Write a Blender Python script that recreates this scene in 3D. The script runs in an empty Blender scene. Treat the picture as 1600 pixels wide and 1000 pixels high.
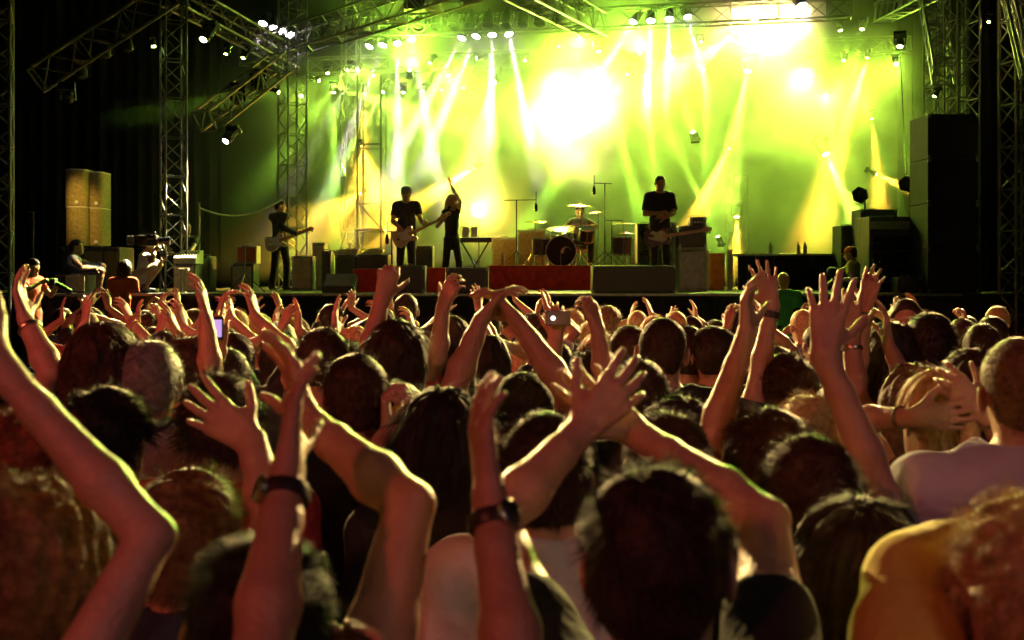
import bpy, bmesh, math, random, time
import numpy as np
from mathutils import Vector, Matrix
T0 = time.time()
RED1, RED2, POW, BIGP, WARMP = 1700, 460, 17.0, 8000, 1500
sc = bpy.context.scene
COL = sc.collection
rad = math.radians
F, CZ, HY = 1931.0, 1.9, 430.0


def P(px, py, Y):
    """World point seen at photo pixel (px, py) at distance Y."""
    return Vector(((px - 800) * Y / F, Y, CZ - (py - HY) * Y / F))


# ------------------------------------------------------------------ camera, world, lights, exposure
cam = bpy.data.objects.new('camera', bpy.data.cameras.new('camera'))
COL.objects.link(cam)
sc.camera = cam
cam.location = (0, 0, CZ)
cam.rotation_euler = (rad(90), 0, 0)
cam.data.sensor_width = 36
cam.data.lens = 36 * F / 1600
cam.data.shift_y = -70 / 1600
cam.data.clip_start = 0.05
cam.data.clip_end = 800
cam.data.dof.use_dof = True
cam.data.dof.focus_distance = 14
cam.data.dof.aperture_fstop = 6.3

w = bpy.data.worlds.new('World')
sc.world = w
w.use_nodes = True
wn = w.node_tree
sky = wn.nodes.new('ShaderNodeTexSky')
sky.sky_type = 'NISHITA'
sky.sun_disc = False
sky.sun_elevation = rad(-4)
sky.sun_rotation = rad(200)
wn.links.new(sky.outputs[0], wn.nodes['Background'].inputs[0])
wn.nodes['Background'].inputs[1].default_value = 0.05

sc.view_settings.view_transform = 'Standard'
sc.view_settings.look = 'None'
sc.view_settings.exposure = 0
sc.view_settings.gamma = 1
cy = sc.cycles
cy.max_bounces = 4
cy.diffuse_bounces = 2
cy.glossy_bounces = 2
cy.transmission_bounces = 2
cy.volume_bounces = 0
cy.transparent_max_bounces = 8
cy.volume_step_rate = 1.2
cy.volume_max_steps = 96
cy.use_denoising = True
cy.caustics_reflective = False
cy.caustics_refractive = False
cy.sample_clamp_indirect = 3


def spot(name, p, t, col, power, ang, blend=0.4, soft=0.08, parent=None):
    l = bpy.data.lights.new(name, 'SPOT')
    l.energy = power
    l.color = col
    l.spot_size = rad(ang)
    l.spot_blend = blend
    l.shadow_soft_size = soft
    o = bpy.data.objects.new(name, l)
    COL.objects.link(o)
    o.location = p
    o.rotation_euler = (Vector(t) - Vector(p)).to_track_quat('-Z', 'Y').to_euler()
    return o


YG = (0.46, 1.0, 0.05)
YY = (0.62, 1.0, 0.08)
CREAM = (1.0, 0.66, 0.24)
YW = (0.62, 1.0, 0.06)
GR = (0.50, 1.0, 0.07)
AM = (1.0, 0.52, 0.04)
WH = (1.0, 0.80, 0.80)
# unseen red and dim magenta wash lamps assumed behind the audience to light it
spot('assumed_red_wash_lamp', (-8, -8, 8.5), (-2.6, 2.6, 1.6), (1.0, 0.14, 0.10), RED1, 36, 0.7, 0.5)
spot('assumed_red_wash_lamp', (6, -9, 8.5), (1.2, 2.6, 1.6), (1.0, 0.62, 0.66), RED2, 34, 0.7, 0.5)

spot('assumed_red_wash_lamp', (-10.5, -4, 7.5), (-2.3, 6.3, 1.75), (1.0, 0.13, 0.09), 3800, 27, 0.8, 0.5)  # third unseen lamp, added to redden the raised hands at left
spot('assumed_front_wash_lamp', (2.5, -8, 8.5), (0.2, 22.5, 2.0), (1.0, 0.42, 0.20), 1700, 19, 0.8, 0.3)  # unseen warm front lamp assumed, to light the riser cloth and the band

# ------------------------------------------------------------------ materials
MATS = {}


def mat(name, col, rough=0.6, metal=0.0, noise=0.0, scale=20.0, bump=0.0, bscale=200.0, bdist=0.01, sss=0.0, spec=0.5, emit=None, estr=0.0):
    if name in MATS:
        return MATS[name]
    m = bpy.data.materials.new(name)
    m.use_nodes = True
    nt = m.node_tree
    b = nt.nodes['Principled BSDF']
    b.inputs['Base Color'].default_value = (*col, 1)
    b.inputs['Roughness'].default_value = rough
    b.inputs['Metallic'].default_value = metal
    b.inputs['Specular IOR Level'].default_value = spec
    tc = nt.nodes.new('ShaderNodeTexCoord')
    if noise > 0:
        n = nt.nodes.new('ShaderNodeTexNoise')
        n.inputs['Scale'].default_value = scale
        n.inputs['Detail'].default_value = 5
        nt.links.new(tc.outputs['Object'], n.inputs['Vector'])
        r = nt.nodes.new('ShaderNodeValToRGB')
        r.color_ramp.elements[0].position = 0.3
        r.color_ramp.elements[1].position = 0.7
        r.color_ramp.elements[0].color = (*[c * (1 - noise) for c in col], 1)
        r.color_ramp.elements[1].color = (*[min(1, c * (1 + noise)) for c in col], 1)
        nt.links.new(n.outputs['Fac'], r.inputs[0])
        nt.links.new(r.outputs[0], b.inputs['Base Color'])
    if bump > 0:
        n2 = nt.nodes.new('ShaderNodeTexNoise')
        n2.inputs['Scale'].default_value = bscale
        n2.inputs['Detail'].default_value = 4
        nt.links.new(tc.outputs['Object'], n2.inputs['Vector'])
        bp = nt.nodes.new('ShaderNodeBump')
        bp.inputs['Strength'].default_value = bump
        bp.inputs['Distance'].default_value = bdist
        nt.links.new(n2.outputs['Fac'], bp.inputs['Height'])
        nt.links.new(bp.outputs[0], b.inputs['Normal'])
    if sss > 0:
        b.inputs['Subsurface Weight'].default_value = sss
        b.inputs['Subsurface Radius'].default_value = (1.0, 0.25, 0.12)
        b.inputs['Subsurface Scale'].default_value = 0.012
    if emit:
        b.inputs['Emission Color'].default_value = (*emit, 1)
        b.inputs['Emission Strength'].default_value = estr
    MATS[name] = m
    return m


M_BLACK = mat('black paint', (0.018, 0.018, 0.018), 0.55, noise=0.4, scale=6, bump=0.15)
M_BLACKG = mat('black gloss', (0.012, 0.012, 0.012), 0.25)
M_CLOTHBLK = mat('black drape', (0.013, 0.013, 0.012), 0.95, noise=0.5, scale=1.2, bump=0.5, bscale=6)
M_ALU = mat('truss aluminium', (0.15, 0.155, 0.14), 0.55, metal=0.3, noise=0.2, scale=9)
M_STEEL = mat('dull steel', (0.22, 0.22, 0.23), 0.45, metal=0.7, noise=0.3, scale=12)
M_CHROME = mat('chrome', (0.75, 0.75, 0.75), 0.15, metal=1.0)
M_BRASS = mat('cymbal bronze', (0.75, 0.55, 0.22), 0.25, metal=1.0, noise=0.15, scale=40)
M_RED = mat('red carpet cloth', (0.70, 0.06, 0.03), 0.9, noise=0.25, scale=9, bump=0.3, bscale=300)
M_ORANGE = mat('orange cloth', (0.65, 0.16, 0.03), 0.8, noise=0.25, scale=8)
M_CASE = mat('flight case panel', (0.05, 0.05, 0.048), 0.45, noise=0.4, scale=8, bump=0.1)
M_GREYCASE = mat('grey cabinet', (0.30, 0.30, 0.26), 0.5, noise=0.25, scale=7)
M_TAN = mat('tan speaker cloth', (0.26, 0.20, 0.06), 0.8, noise=0.3, scale=25, bump=0.2)
M_GRILLE = mat('speaker grille', (0.04, 0.04, 0.04), 0.5, noise=0.6, scale=160)
M_CREAM = mat('cream panel', (0.55, 0.50, 0.34), 0.5, noise=0.2, scale=14)
M_WOODFL = mat('stage floor', (0.03, 0.03, 0.028), 0.85, spec=0.2, noise=0.4, scale=3, bump=0.1)
M_GROUND = mat('trodden ground', (0.05, 0.045, 0.035), 0.95, noise=0.6, scale=2.5, bump=0.6, bscale=20)
M_WHITE = mat('white plastic', (0.75, 0.75, 0.72), 0.4)
M_SHEETTOP = mat('roof sheet', (0.06, 0.062, 0.055), 0.7, noise=0.4, scale=0.8, bump=0.4, bscale=2)


def lens(name, col, s):
    return mat(name, (0.9, 0.9, 0.9), 0.2, emit=col, estr=s)


E_WHITE = lens('lamp glass white', (1, 0.86, 0.9), 60)
E_GREEN = lens('lamp glass green', (0.70, 1, 0.22), 55)
E_AMBER = lens('lamp glass amber', (1, 0.62, 0.12), 40)
E_WARM = lens('lamp glass warm', (1, 0.75, 0.25), 120)
E_SMALL = lens('indicator glass', (1, 0.85, 0.5), 8)


# ------------------------------------------------------------------ mesh building
class MB:
    def __init__(s):
        s.v, s.f, s.n = [], [], 0

    def add(s, v, f):
        s.v += [tuple(a) for a in v]
        s.f += [tuple(i + s.n for i in q) for q in f]
        s.n += len(v)
        return s

    def box(s, c, d, rz=0.0, ch=0.0, rx=0.0):
        x, y, z = d[0] / 2, d[1] / 2, d[2] / 2
        R = Matrix.Rotation(rz, 3, 'Z') @ Matrix.Rotation(rx, 3, 'X')
        c = Vector(c)
        if ch <= 0:
            v = [(-x, -y, -z), (x, -y, -z), (x, y, -z), (-x, y, -z), (-x, -y, z), (x, -y, z), (x, y, z), (-x, y, z)]
            f = [(3, 2, 1, 0), (4, 5, 6, 7), (0, 1, 5, 4), (1, 2, 6, 5), (2, 3, 7, 6), (3, 0, 4, 7)]
        else:
            bm = bmesh.new()
            bmesh.ops.create_cube(bm, size=1)
            for q in bm.verts:
                q.co = (q.co.x * 2 * x, q.co.y * 2 * y, q.co.z * 2 * z)
            bmesh.ops.bevel(bm, geom=bm.edges[:], offset=ch, segments=2, profile=0.5, affect='EDGES')
            bm.verts.index_update()
            v = [q.co.copy() for q in bm.verts]
            f = [[q.index for q in p.verts] for p in bm.faces]
            bm.free()
        return s.add([c + R @ Vector(a) for a in v], f)

    def tube(s, a, b, r, r2=None, n=6, cap=True):
        a, b = Vector(a), Vector(b)
        r2 = r if r2 is None else r2
        d = (b - a).normalized()
        u = d.orthogonal().normalized()
        t = d.cross(u)
        v = []
        for p, q in ((a, r), (b, r2)):
            for i in range(n):
                g = 2 * math.pi * i / n
                v.append(p + (u * math.cos(g) + t * math.sin(g)) * q)
        f = [(i, (i + 1) % n, n + (i + 1) % n, n + i) for i in range(n)]
        if cap:
            f += [tuple(range(n - 1, -1, -1)), tuple(range(n, 2 * n))]
        return s.add(v, f)

    def path(s, pts, r, n=6):
        for a, b in zip(pts[:-1], pts[1:]):
            s.tube(a, b, r, n=n)
        return s

    def lathe(s, prof, c, axis=(0, 0, 1), n=24, cap=True):
        """prof: list of (radius, height along axis)."""
        c = Vector(c)
        d = Vector(axis).normalized()
        u = d.orthogonal().normalized()
        t = d.cross(u)
        v, f = [], []
        for r, h in prof:
            for i in range(n):
                g = 2 * math.pi * i / n
                v.append(c + d * h + (u * math.cos(g) + t * math.sin(g)) * max(r, 1e-4))
        for k in range(len(prof) - 1):
            for i in range(n):
                f.append((k * n + i, k * n + (i + 1) % n, (k + 1) * n + (i + 1) % n, (k + 1) * n + i))
        if cap:
            f.append(tuple(range(n - 1, -1, -1)))
            f.append(tuple((len(prof) - 1) * n + i for i in range(n)))
        return s.add(v, f)

    def prism(s, pts, o, u, v, th):
        """extrude 2-D outline pts on axes u, v at o, centred thickness th."""
        o, u, v = Vector(o), Vector(u).normalized(), Vector(v).normalized()
        w_ = u.cross(v)
        n = len(pts)
        vs = [o + u * a + v * b - w_ * th / 2 for a, b in pts] + [o + u * a + v * b + w_ * th / 2 for a, b in pts]
        f = [tuple(range(n - 1, -1, -1)), tuple(range(n, 2 * n))] + [(i, (i + 1) % n, n + (i + 1) % n, n + i) for i in range(n)]
        return s.add(vs, f)

    def build(s, name, m, parent=None, smooth=False, at=None):
        me = bpy.data.meshes.new(name)
        at = Vector(at) if at is not None else Vector((0, 0, 0))
        me.from_pydata([Vector(a) - at for a in s.v], [], s.f)
        me.materials.append(m)
        if smooth:
            me.polygons.foreach_set('use_smooth', [True] * len(me.polygons))
            me.set_sharp_from_angle(angle=rad(40))
        o = bpy.data.objects.new(name, me)
        COL.objects.link(o)
        if parent is not None:
            o.parent = parent
            if parent.type == 'EMPTY':
                pass
        o.location = at
        return o


def tag(o, label, cat, group=None, kind=None):
    if label:
        o['label'] = label
    if cat:
        o['category'] = cat
    if group:
        o['group'] = group
    if kind:
        o['kind'] = kind
    return o


def empty(name, label, cat, loc=(0, 0, 0), group=None):
    o = bpy.data.objects.new(name, None)
    COL.objects.link(o)
    o.location = loc
    o.empty_display_size = 0.1
    return tag(o, label, cat, group)


def part(mb, name, m, parent, smooth=False):
    """mesh given in world coordinates, made a child of an unrotated Empty."""
    o = mb.build(name, m, None, smooth)
    for q in o.data.vertices:
        q.co -= parent.location
    o.parent = parent
    return o


def kids(o):
    return [c for c in bpy.data.objects if c.parent == o]


def copy_tree(o, parent=None, cache={}):
    c = o.copy()
    COL.objects.link(c)
    c.parent = parent
    if o.name not in cache:
        cache[o.name] = kids(o)
    for ch in cache[o.name]:
        copy_tree(ch, c)
    return c


# ------------------------------------------------------------------ the setting
def structure(name, mb, m):
    o = mb.build(name, m)
    o['kind'] = 'structure'
    return o


SZ = 1.62
structure('ground', MB().box((0, 20, -0.1), (160, 120, 0.2)), M_GROUND)
# ------------------------------------------------------------------ signed-distance modelling for people
class Grid:
    def __init__(s, lo, hi, h):
        s.lo = np.array(lo, np.float32)
        s.h = h
        s.n = np.maximum(3, np.ceil((np.array(hi) - s.lo) / h).astype(int) + 1)
        s.d = np.full(s.n, 0.5, np.float32)

    def loc(s, lo, hi):
        a = np.clip(np.floor((np.array(lo) - s.lo) / s.h).astype(int), 0, s.n)
        b = np.clip(np.ceil((np.array(hi) - s.lo) / s.h).astype(int) + 1, 0, s.n)
        if (b <= a).any():
            return None
        ax = [(s.lo[i] + s.h * np.arange(a[i], b[i])).astype(np.float32) for i in range(3)]
        return (slice(a[0], b[0]), slice(a[1], b[1]), slice(a[2], b[2])), ax[0][:, None, None], ax[1][None, :, None], ax[2][None, None, :]

    def put(s, sl, e, k, mode):
        d = s.d[sl]
        if mode == 'sub':
            e = -e
            q = np.maximum(k - np.abs(d - e), 0)
            s.d[sl] = np.maximum(d, e) + q * q * (0.25 / k)
        else:
            q = np.maximum(k - np.abs(d - e), 0)
            s.d[sl] = np.minimum(d, e) - q * q * (0.25 / k)

    def cone(s, a, b, r1, r2, k=0.012, mode='add', sq=(1, 1, 1)):
        a, b = np.array(a, float), np.array(b, float)
        pad = max(r1, r2) * max(sq) + k + 2 * s.h
        L = s.loc(np.minimum(a, b) - pad, np.maximum(a, b) + pad)
        if L is None:
            return
        sl, x, y, z = L
        q = np.array(sq, float)
        a, b = a / q, b / q
        x, y, z = x / np.float32(q[0]) - np.float32(a[0]), y / np.float32(q[1]) - np.float32(a[1]), z / np.float32(q[2]) - np.float32(a[2])
        ba = (b - a).astype(np.float32)
        l2 = max(float(ba @ ba), 1e-9)
        t = np.clip((x * ba[0] + y * ba[1] + z * ba[2]) / np.float32(l2), 0, 1)
        e = (np.sqrt((x - ba[0] * t) ** 2 + (y - ba[1] * t) ** 2 + (z - ba[2] * t) ** 2) - (np.float32(r1) + np.float32(r2 - r1) * t)) * np.float32(min(sq))
        s.put(sl, e, k, mode)

    def ell(s, c, r, R=None, k=0.012, mode='add'):
        c, r = np.array(c, float), np.array(r, float)
        pad = r.max() + k + 2 * s.h
        L = s.loc(c - pad, c + pad)
        if L is None:
            return
        sl, x, y, z = L
        x, y, z = x - np.float32(c[0]), y - np.float32(c[1]), z - np.float32(c[2])
        if R is not None:
            R = np.array(R, np.float32)
            x, y, z = (R[0, 0] * x + R[1, 0] * y + R[2, 0] * z, R[0, 1] * x + R[1, 1] * y + R[2, 1] * z, R[0, 2] * x + R[1, 2] * y + R[2, 2] * z)
        r = r.astype(np.float32)
        k0 = np.sqrt((x / r[0]) ** 2 + (y / r[1]) ** 2 + (z / r[2]) ** 2)
        k1 = np.sqrt((x / r[0] ** 2) ** 2 + (y / r[1] ** 2) ** 2 + (z / r[2] ** 2) ** 2) + 1e-6
        s.put(sl, k0 * (k0 - 1) / k1, k, mode)

    def mesh(s):
        d = s.d
        neg = (d < 0)
        u = neg.view(np.uint8)
        c = u[:-1] + u[1:]
        c = c[:, :-1] + c[:, 1:]
        c = c[:, :, :-1] + c[:, :, 1:]
        m = (c > 0) & (c < 8)
        ii, jj, kk = np.nonzero(m)
        if len(ii) == 0:
            return np.zeros((0, 3), np.float32), np.zeros((0, 4), np.int32)
        idx = np.full(m.shape, -1, np.int32)
        idx[ii, jj, kk] = np.arange(len(ii))
        cor = [(a, b, e) for a in (0, 1) for b in (0, 1) for e in (0, 1)]
        val = {q: d[ii + q[0], jj + q[1], kk + q[2]] for q in cor}
        acc = np.zeros((len(ii), 3), np.float32)
        cnt = np.zeros(len(ii), np.float32)
        for q in cor:
            for ax in range(3):
                if q[ax] == 0:
                    q2 = tuple(1 if i == ax else q[i] for i in range(3))
                    va, vb = val[q], val[q2]
                    hit = (va < 0) != (vb < 0)
                    t = np.where(hit, va / np.where(hit, va - vb, 1), 0)
                    for i in range(3):
                        acc[:, i] += np.where(hit, q[i] + (t if i == ax else 0), 0)
                    cnt += hit
        v = s.lo + s.h * (np.stack([ii, jj, kk], 1) + acc / cnt[:, None])
        fs = []
        n = d.shape
        for ax in range(3):
            o1, o2 = [(1, 2), (2, 0), (0, 1)][ax]
            A = [slice(1, n[i] - 1) for i in range(3)]
            A[ax] = slice(0, n[ax] - 1)
            B = list(A)
            B[ax] = slice(1, n[ax])
            na, nb = neg[tuple(A)], neg[tuple(B)]
            e = np.stack(np.nonzero(na != nb), 1)
            if len(e) == 0:
                continue
            ins = na[tuple(e.T)]
            for i in range(3):
                if i != ax:
                    e[:, i] += 1
            def cell(da, db):
                g = e.copy()
                g[:, o1] -= da
                g[:, o2] -= db
                return idx[g[:, 0], g[:, 1], g[:, 2]]
            q = np.stack([cell(1, 1), cell(0, 1), cell(0, 0), cell(1, 0)], 1)
            q[~ins] = q[~ins][:, ::-1]
            fs.append(q)
        f = np.concatenate(fs).astype(np.int32)
        return v.astype(np.float32), f[(f >= 0).all(1)]


def np_mesh(name, v, f, m, smooth=True):
    me = bpy.data.meshes.new(name)
    k = f.shape[1]
    me.vertices.add(len(v))
    me.vertices.foreach_set('co', np.ascontiguousarray(v, np.float32).ravel())
    me.loops.add(f.size)
    me.loops.foreach_set('vertex_index', np.ascontiguousarray(f, np.int32).ravel())
    me.polygons.add(len(f))
    me.polygons.foreach_set('loop_start', np.arange(0, f.size, k, dtype=np.int32))
    me.update(calc_edges=True)
    if smooth:
        me.polygons.foreach_set('use_smooth', np.ones(len(f), bool))
    me.materials.append(m)
    return me


def wob(rng, n, freq, p):
    """cheap smooth noise from sines, p = arrays x, y, z."""
    o = 0
    for i in range(n):
        a = rng.normal(size=3) * freq
        o = o + np.sin(p[0] * np.float32(a[0]) + p[1] * np.float32(a[1]) + p[2] * np.float32(a[2]) + np.float32(rng.uniform(0, 6.28)))
    return o / n


SKIN = {
    'fair': mat('fair skin', (0.52, 0.31, 0.22), 0.42, noise=0.12, scale=14, bump=0.3, bscale=140, sss=0.12),
    'warm': mat('warm skin', (0.45, 0.25, 0.16), 0.42, noise=0.12, scale=14, bump=0.3, bscale=140, sss=0.12),
    'tan': mat('tanned skin', (0.36, 0.19, 0.115), 0.42, noise=0.12, scale=14, bump=0.3, bscale=140, sss=0.12),
}
HAIR = {
    'black': mat('black hair', bump=0.7, bscale=110, bdist=0.004, col=(0.008, 0.007, 0.006), rough=0.6, spec=0.3, noise=0.4, scale=60),
    'dark brown': mat('dark brown hair', bump=0.7, bscale=110, bdist=0.004, col=(0.026, 0.015, 0.009), rough=0.55, spec=0.3, noise=0.5, scale=60),
    'brown': mat('brown hair', bump=0.7, bscale=110, bdist=0.004, col=(0.045, 0.023, 0.012), rough=0.6, spec=0.3, noise=0.5, scale=60),
    'light brown': mat('light brown hair', bump=0.7, bscale=110, bdist=0.004, col=(0.15, 0.085, 0.04), rough=0.6, spec=0.3, noise=0.5, scale=60),
    'blond': mat('blond hair', bump=0.7, bscale=110, bdist=0.004, col=(0.52, 0.37, 0.17), rough=0.6, spec=0.3, noise=0.4, scale=60),
    'red': mat('red hair', bump=0.7, bscale=110, bdist=0.004, col=(0.20, 0.05, 0.014), rough=0.6, spec=0.3, noise=0.4, scale=60),
    'grey': mat('grey hair', bump=0.7, bscale=110, bdist=0.004, col=(0.20, 0.19, 0.18), rough=0.5, noise=0.4, scale=60),
}
CLOTH = {}


def cloth(n, c):
    CLOTH[n] = mat(n + ' cotton', c, 0.88, noise=0.14, scale=9, bump=0.6, bscale=8, bdist=0.04)


for n_, c_ in [('black', (0.012, 0.012, 0.013)), ('white', (0.72, 0.70, 0.70)), ('lilac grey', (0.50, 0.50, 0.64)), ('dark blue', (0.02, 0.03, 0.07)),
               ('grey', (0.20, 0.20, 0.21)), ('red', (0.35, 0.03, 0.025)), ('orange red', (0.62, 0.10, 0.03)), ('green', (0.04, 0.22, 0.07)), ('beige', (0.50, 0.42, 0.30)),
               ('brown', (0.10, 0.055, 0.03)), ('bright green', (0.05, 0.5, 0.12)), ('yellow', (0.62, 0.50, 0.10)), ('denim', (0.03, 0.045, 0.08)), ('charcoal', (0.04, 0.04, 0.042)),
               ('pink', (0.60, 0.32, 0.33))]:
    cloth(n_, c_)
M_SHOE = mat('shoe leather', (0.02, 0.018, 0.016), 0.5)
M_EYE = mat('eye', (0.35, 0.33, 0.30), 0.2)
M_STRAP = mat('watch strap', (0.02, 0.015, 0.012), 0.4)
M_DIAL = mat('watch case', (0.6, 0.55, 0.4), 0.3, metal=1.0)


def rot_z(a):
    c, s_ = math.cos(a), math.sin(a)
    return np.array([[c, -s_, 0], [s_, c, 0], [0, 0, 1.0]])


def rot_x(a):
    c, s_ = math.cos(a), math.sin(a)
    return np.array([[1.0, 0, 0], [0, c, -s_], [0, s_, c]])


def rot_y(a):
    c, s_ = math.cos(a), math.sin(a)
    return np.array([[c, 0, s_], [0, 1.0, 0], [-s_, 0, c]])


def nrm(v):
    v = np.array(v, float)
    return v / max(np.linalg.norm(v), 1e-9)


def hand_sdf(g, W, d, n, side, sc_, curl=0.25, spread=1.0, thumb=0.6, fing=None):
    """hand on wrist W pointing along d with palm facing n; side +1 = right hand."""
    d = nrm(d)
    n = nrm(np.array(n, float) - d * float(np.dot(n, d)))
    t = np.cross(n, d) * side           # towards the thumb
    W = np.array(W, float)
    s = sc_
    Q = lambda a, b, c: W + (d * a + t * b + n * c) * s
    kn = [Q(0.098, 0.031, 0.0), Q(0.103, 0.010, -0.004), Q(0.098, -0.011, -0.003), Q(0.088, -0.030, 0.0)]
    ro = [Q(0.012, 0.014, 0), Q(0.012, 0.004, 0), Q(0.012, -0.006, 0), Q(0.012, -0.014, 0)]
    for i in range(4):
        g.cone(ro[i], kn[i], 0.0165 * s, 0.0115 * s, 0.010 * s)
    g.cone(Q(0.02, 0.018, 0.006), Q(0.055, 0.036, 0.012), 0.016 * s, 0.011 * s, 0.012 * s)
    ln = [0.078, 0.086, 0.080, 0.062]
    cs = fing or [curl * 0.8, curl, curl * 1.1, curl * 1.2]
    for i in range(4):
        a = (1.5 - i) * 0.11 * spread
        fd = nrm(d * math.cos(a) + t * math.sin(a))
        ax = n
        p = kn[i]
        ang = 0.0
        r = (0.0096, 0.0100, 0.0094, 0.0082)[i] * s
        for q, (fr, bend) in enumerate(((0.46, 0.9), (0.30, 1.15), (0.24, 0.7))):
            ang += cs[i] * bend
            dd = fd * math.cos(ang) + ax * math.sin(ang)
            e = p + dd * ln[i] * fr * s
            r2 = r * 0.90
            g.cone(p, e, r, r2, 0.004 * s if q else 0.007 * s)
            p, r = e, r2
    # thumb leaves the side of the palm near its base
    p = Q(0.028, 0.028, 0.008)
    td = nrm(d * (0.75 - 0.25 * thumb) + t * (0.35 + 0.55 * thumb) + n * (0.45 - 0.2 * thumb))
    e = p + td * 0.042 * s
    g.cone(p, e, 0.0135 * s, 0.0105 * s, 0.010 * s)
    t2 = nrm(td + d * 0.35)
    e2 = e + t2 * 0.032 * s
    g.cone(e, e2, 0.0105 * s, 0.0095 * s, 0.004 * s)
    g.cone(e2, e2 + nrm(t2 + n * 0.15) * 0.024 * s, 0.0095 * s, 0.0075 * s, 0.004 * s)


HEADSET = {}


def head_sdf(g, C, R, s, face=True, ears=True):
    H = lambda x, y, z: C + R @ (np.array([x, y, z]) * s)
    E = lambda c, r, k=0.015, mode='add': g.ell(H(*c), np.array(r) * s, R, k * s, mode)
    E((0, -0.012, 0.032), (0.074, 0.095, 0.084))
    E((0, 0.030, -0.035), (0.062, 0.064, 0.080), 0.03)
    E((0, 0.045, -0.085), (0.040, 0.042, 0.034), 0.03)
    E((0, -0.035, -0.03), (0.062, 0.060, 0.070), 0.03)
    if face:
        E((0.031, 0.094, 0.012), (0.017, 0.016, 0.012), 0.012, 'sub')
        E((-0.031, 0.094, 0.012), (0.017, 0.016, 0.012), 0.012, 'sub')
        g.cone(H(-0.045, 0.080, 0.030), H(0.045, 0.080, 0.030), 0.010 * s, 0.010 * s, 0.014 * s)
        g.cone(H(0, 0.090, 0.012), H(0, 0.112, -0.028), 0.008 * s, 0.012 * s, 0.010 * s)
        g.ell(H(0.012, 0.098, -0.030), np.array((0.009, 0.010, 0.008)) * s, R, 0.006 * s)
        g.ell(H(-0.012, 0.098, -0.030), np.array((0.009, 0.010, 0.008)) * s, R, 0.006 * s)
        E((0, 0.092, -0.060), (0.024, 0.009, 0.006), 0.005)
        E((0, 0.091, -0.071), (0.021, 0.009, 0.007), 0.005)
        E((0.031, 0.082, 0.012), (0.013, 0.012, 0.011), 0.002)
        E((-0.031, 0.082, 0.012), (0.013, 0.012, 0.011), 0.002)
    if ears:
        for sd in (-1, 1):
            Re = R @ rot_z(sd * 0.5)
            g.ell(H(sd * 0.084, -0.006, -0.004), np.array((0.008, 0.022, 0.034)) * s, Re, 0.008 * s)
            g.ell(H(sd * 0.091, 0.004, 0.002), np.array((0.007, 0.011, 0.020)) * s, Re, 0.004 * s, 'sub')


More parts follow.
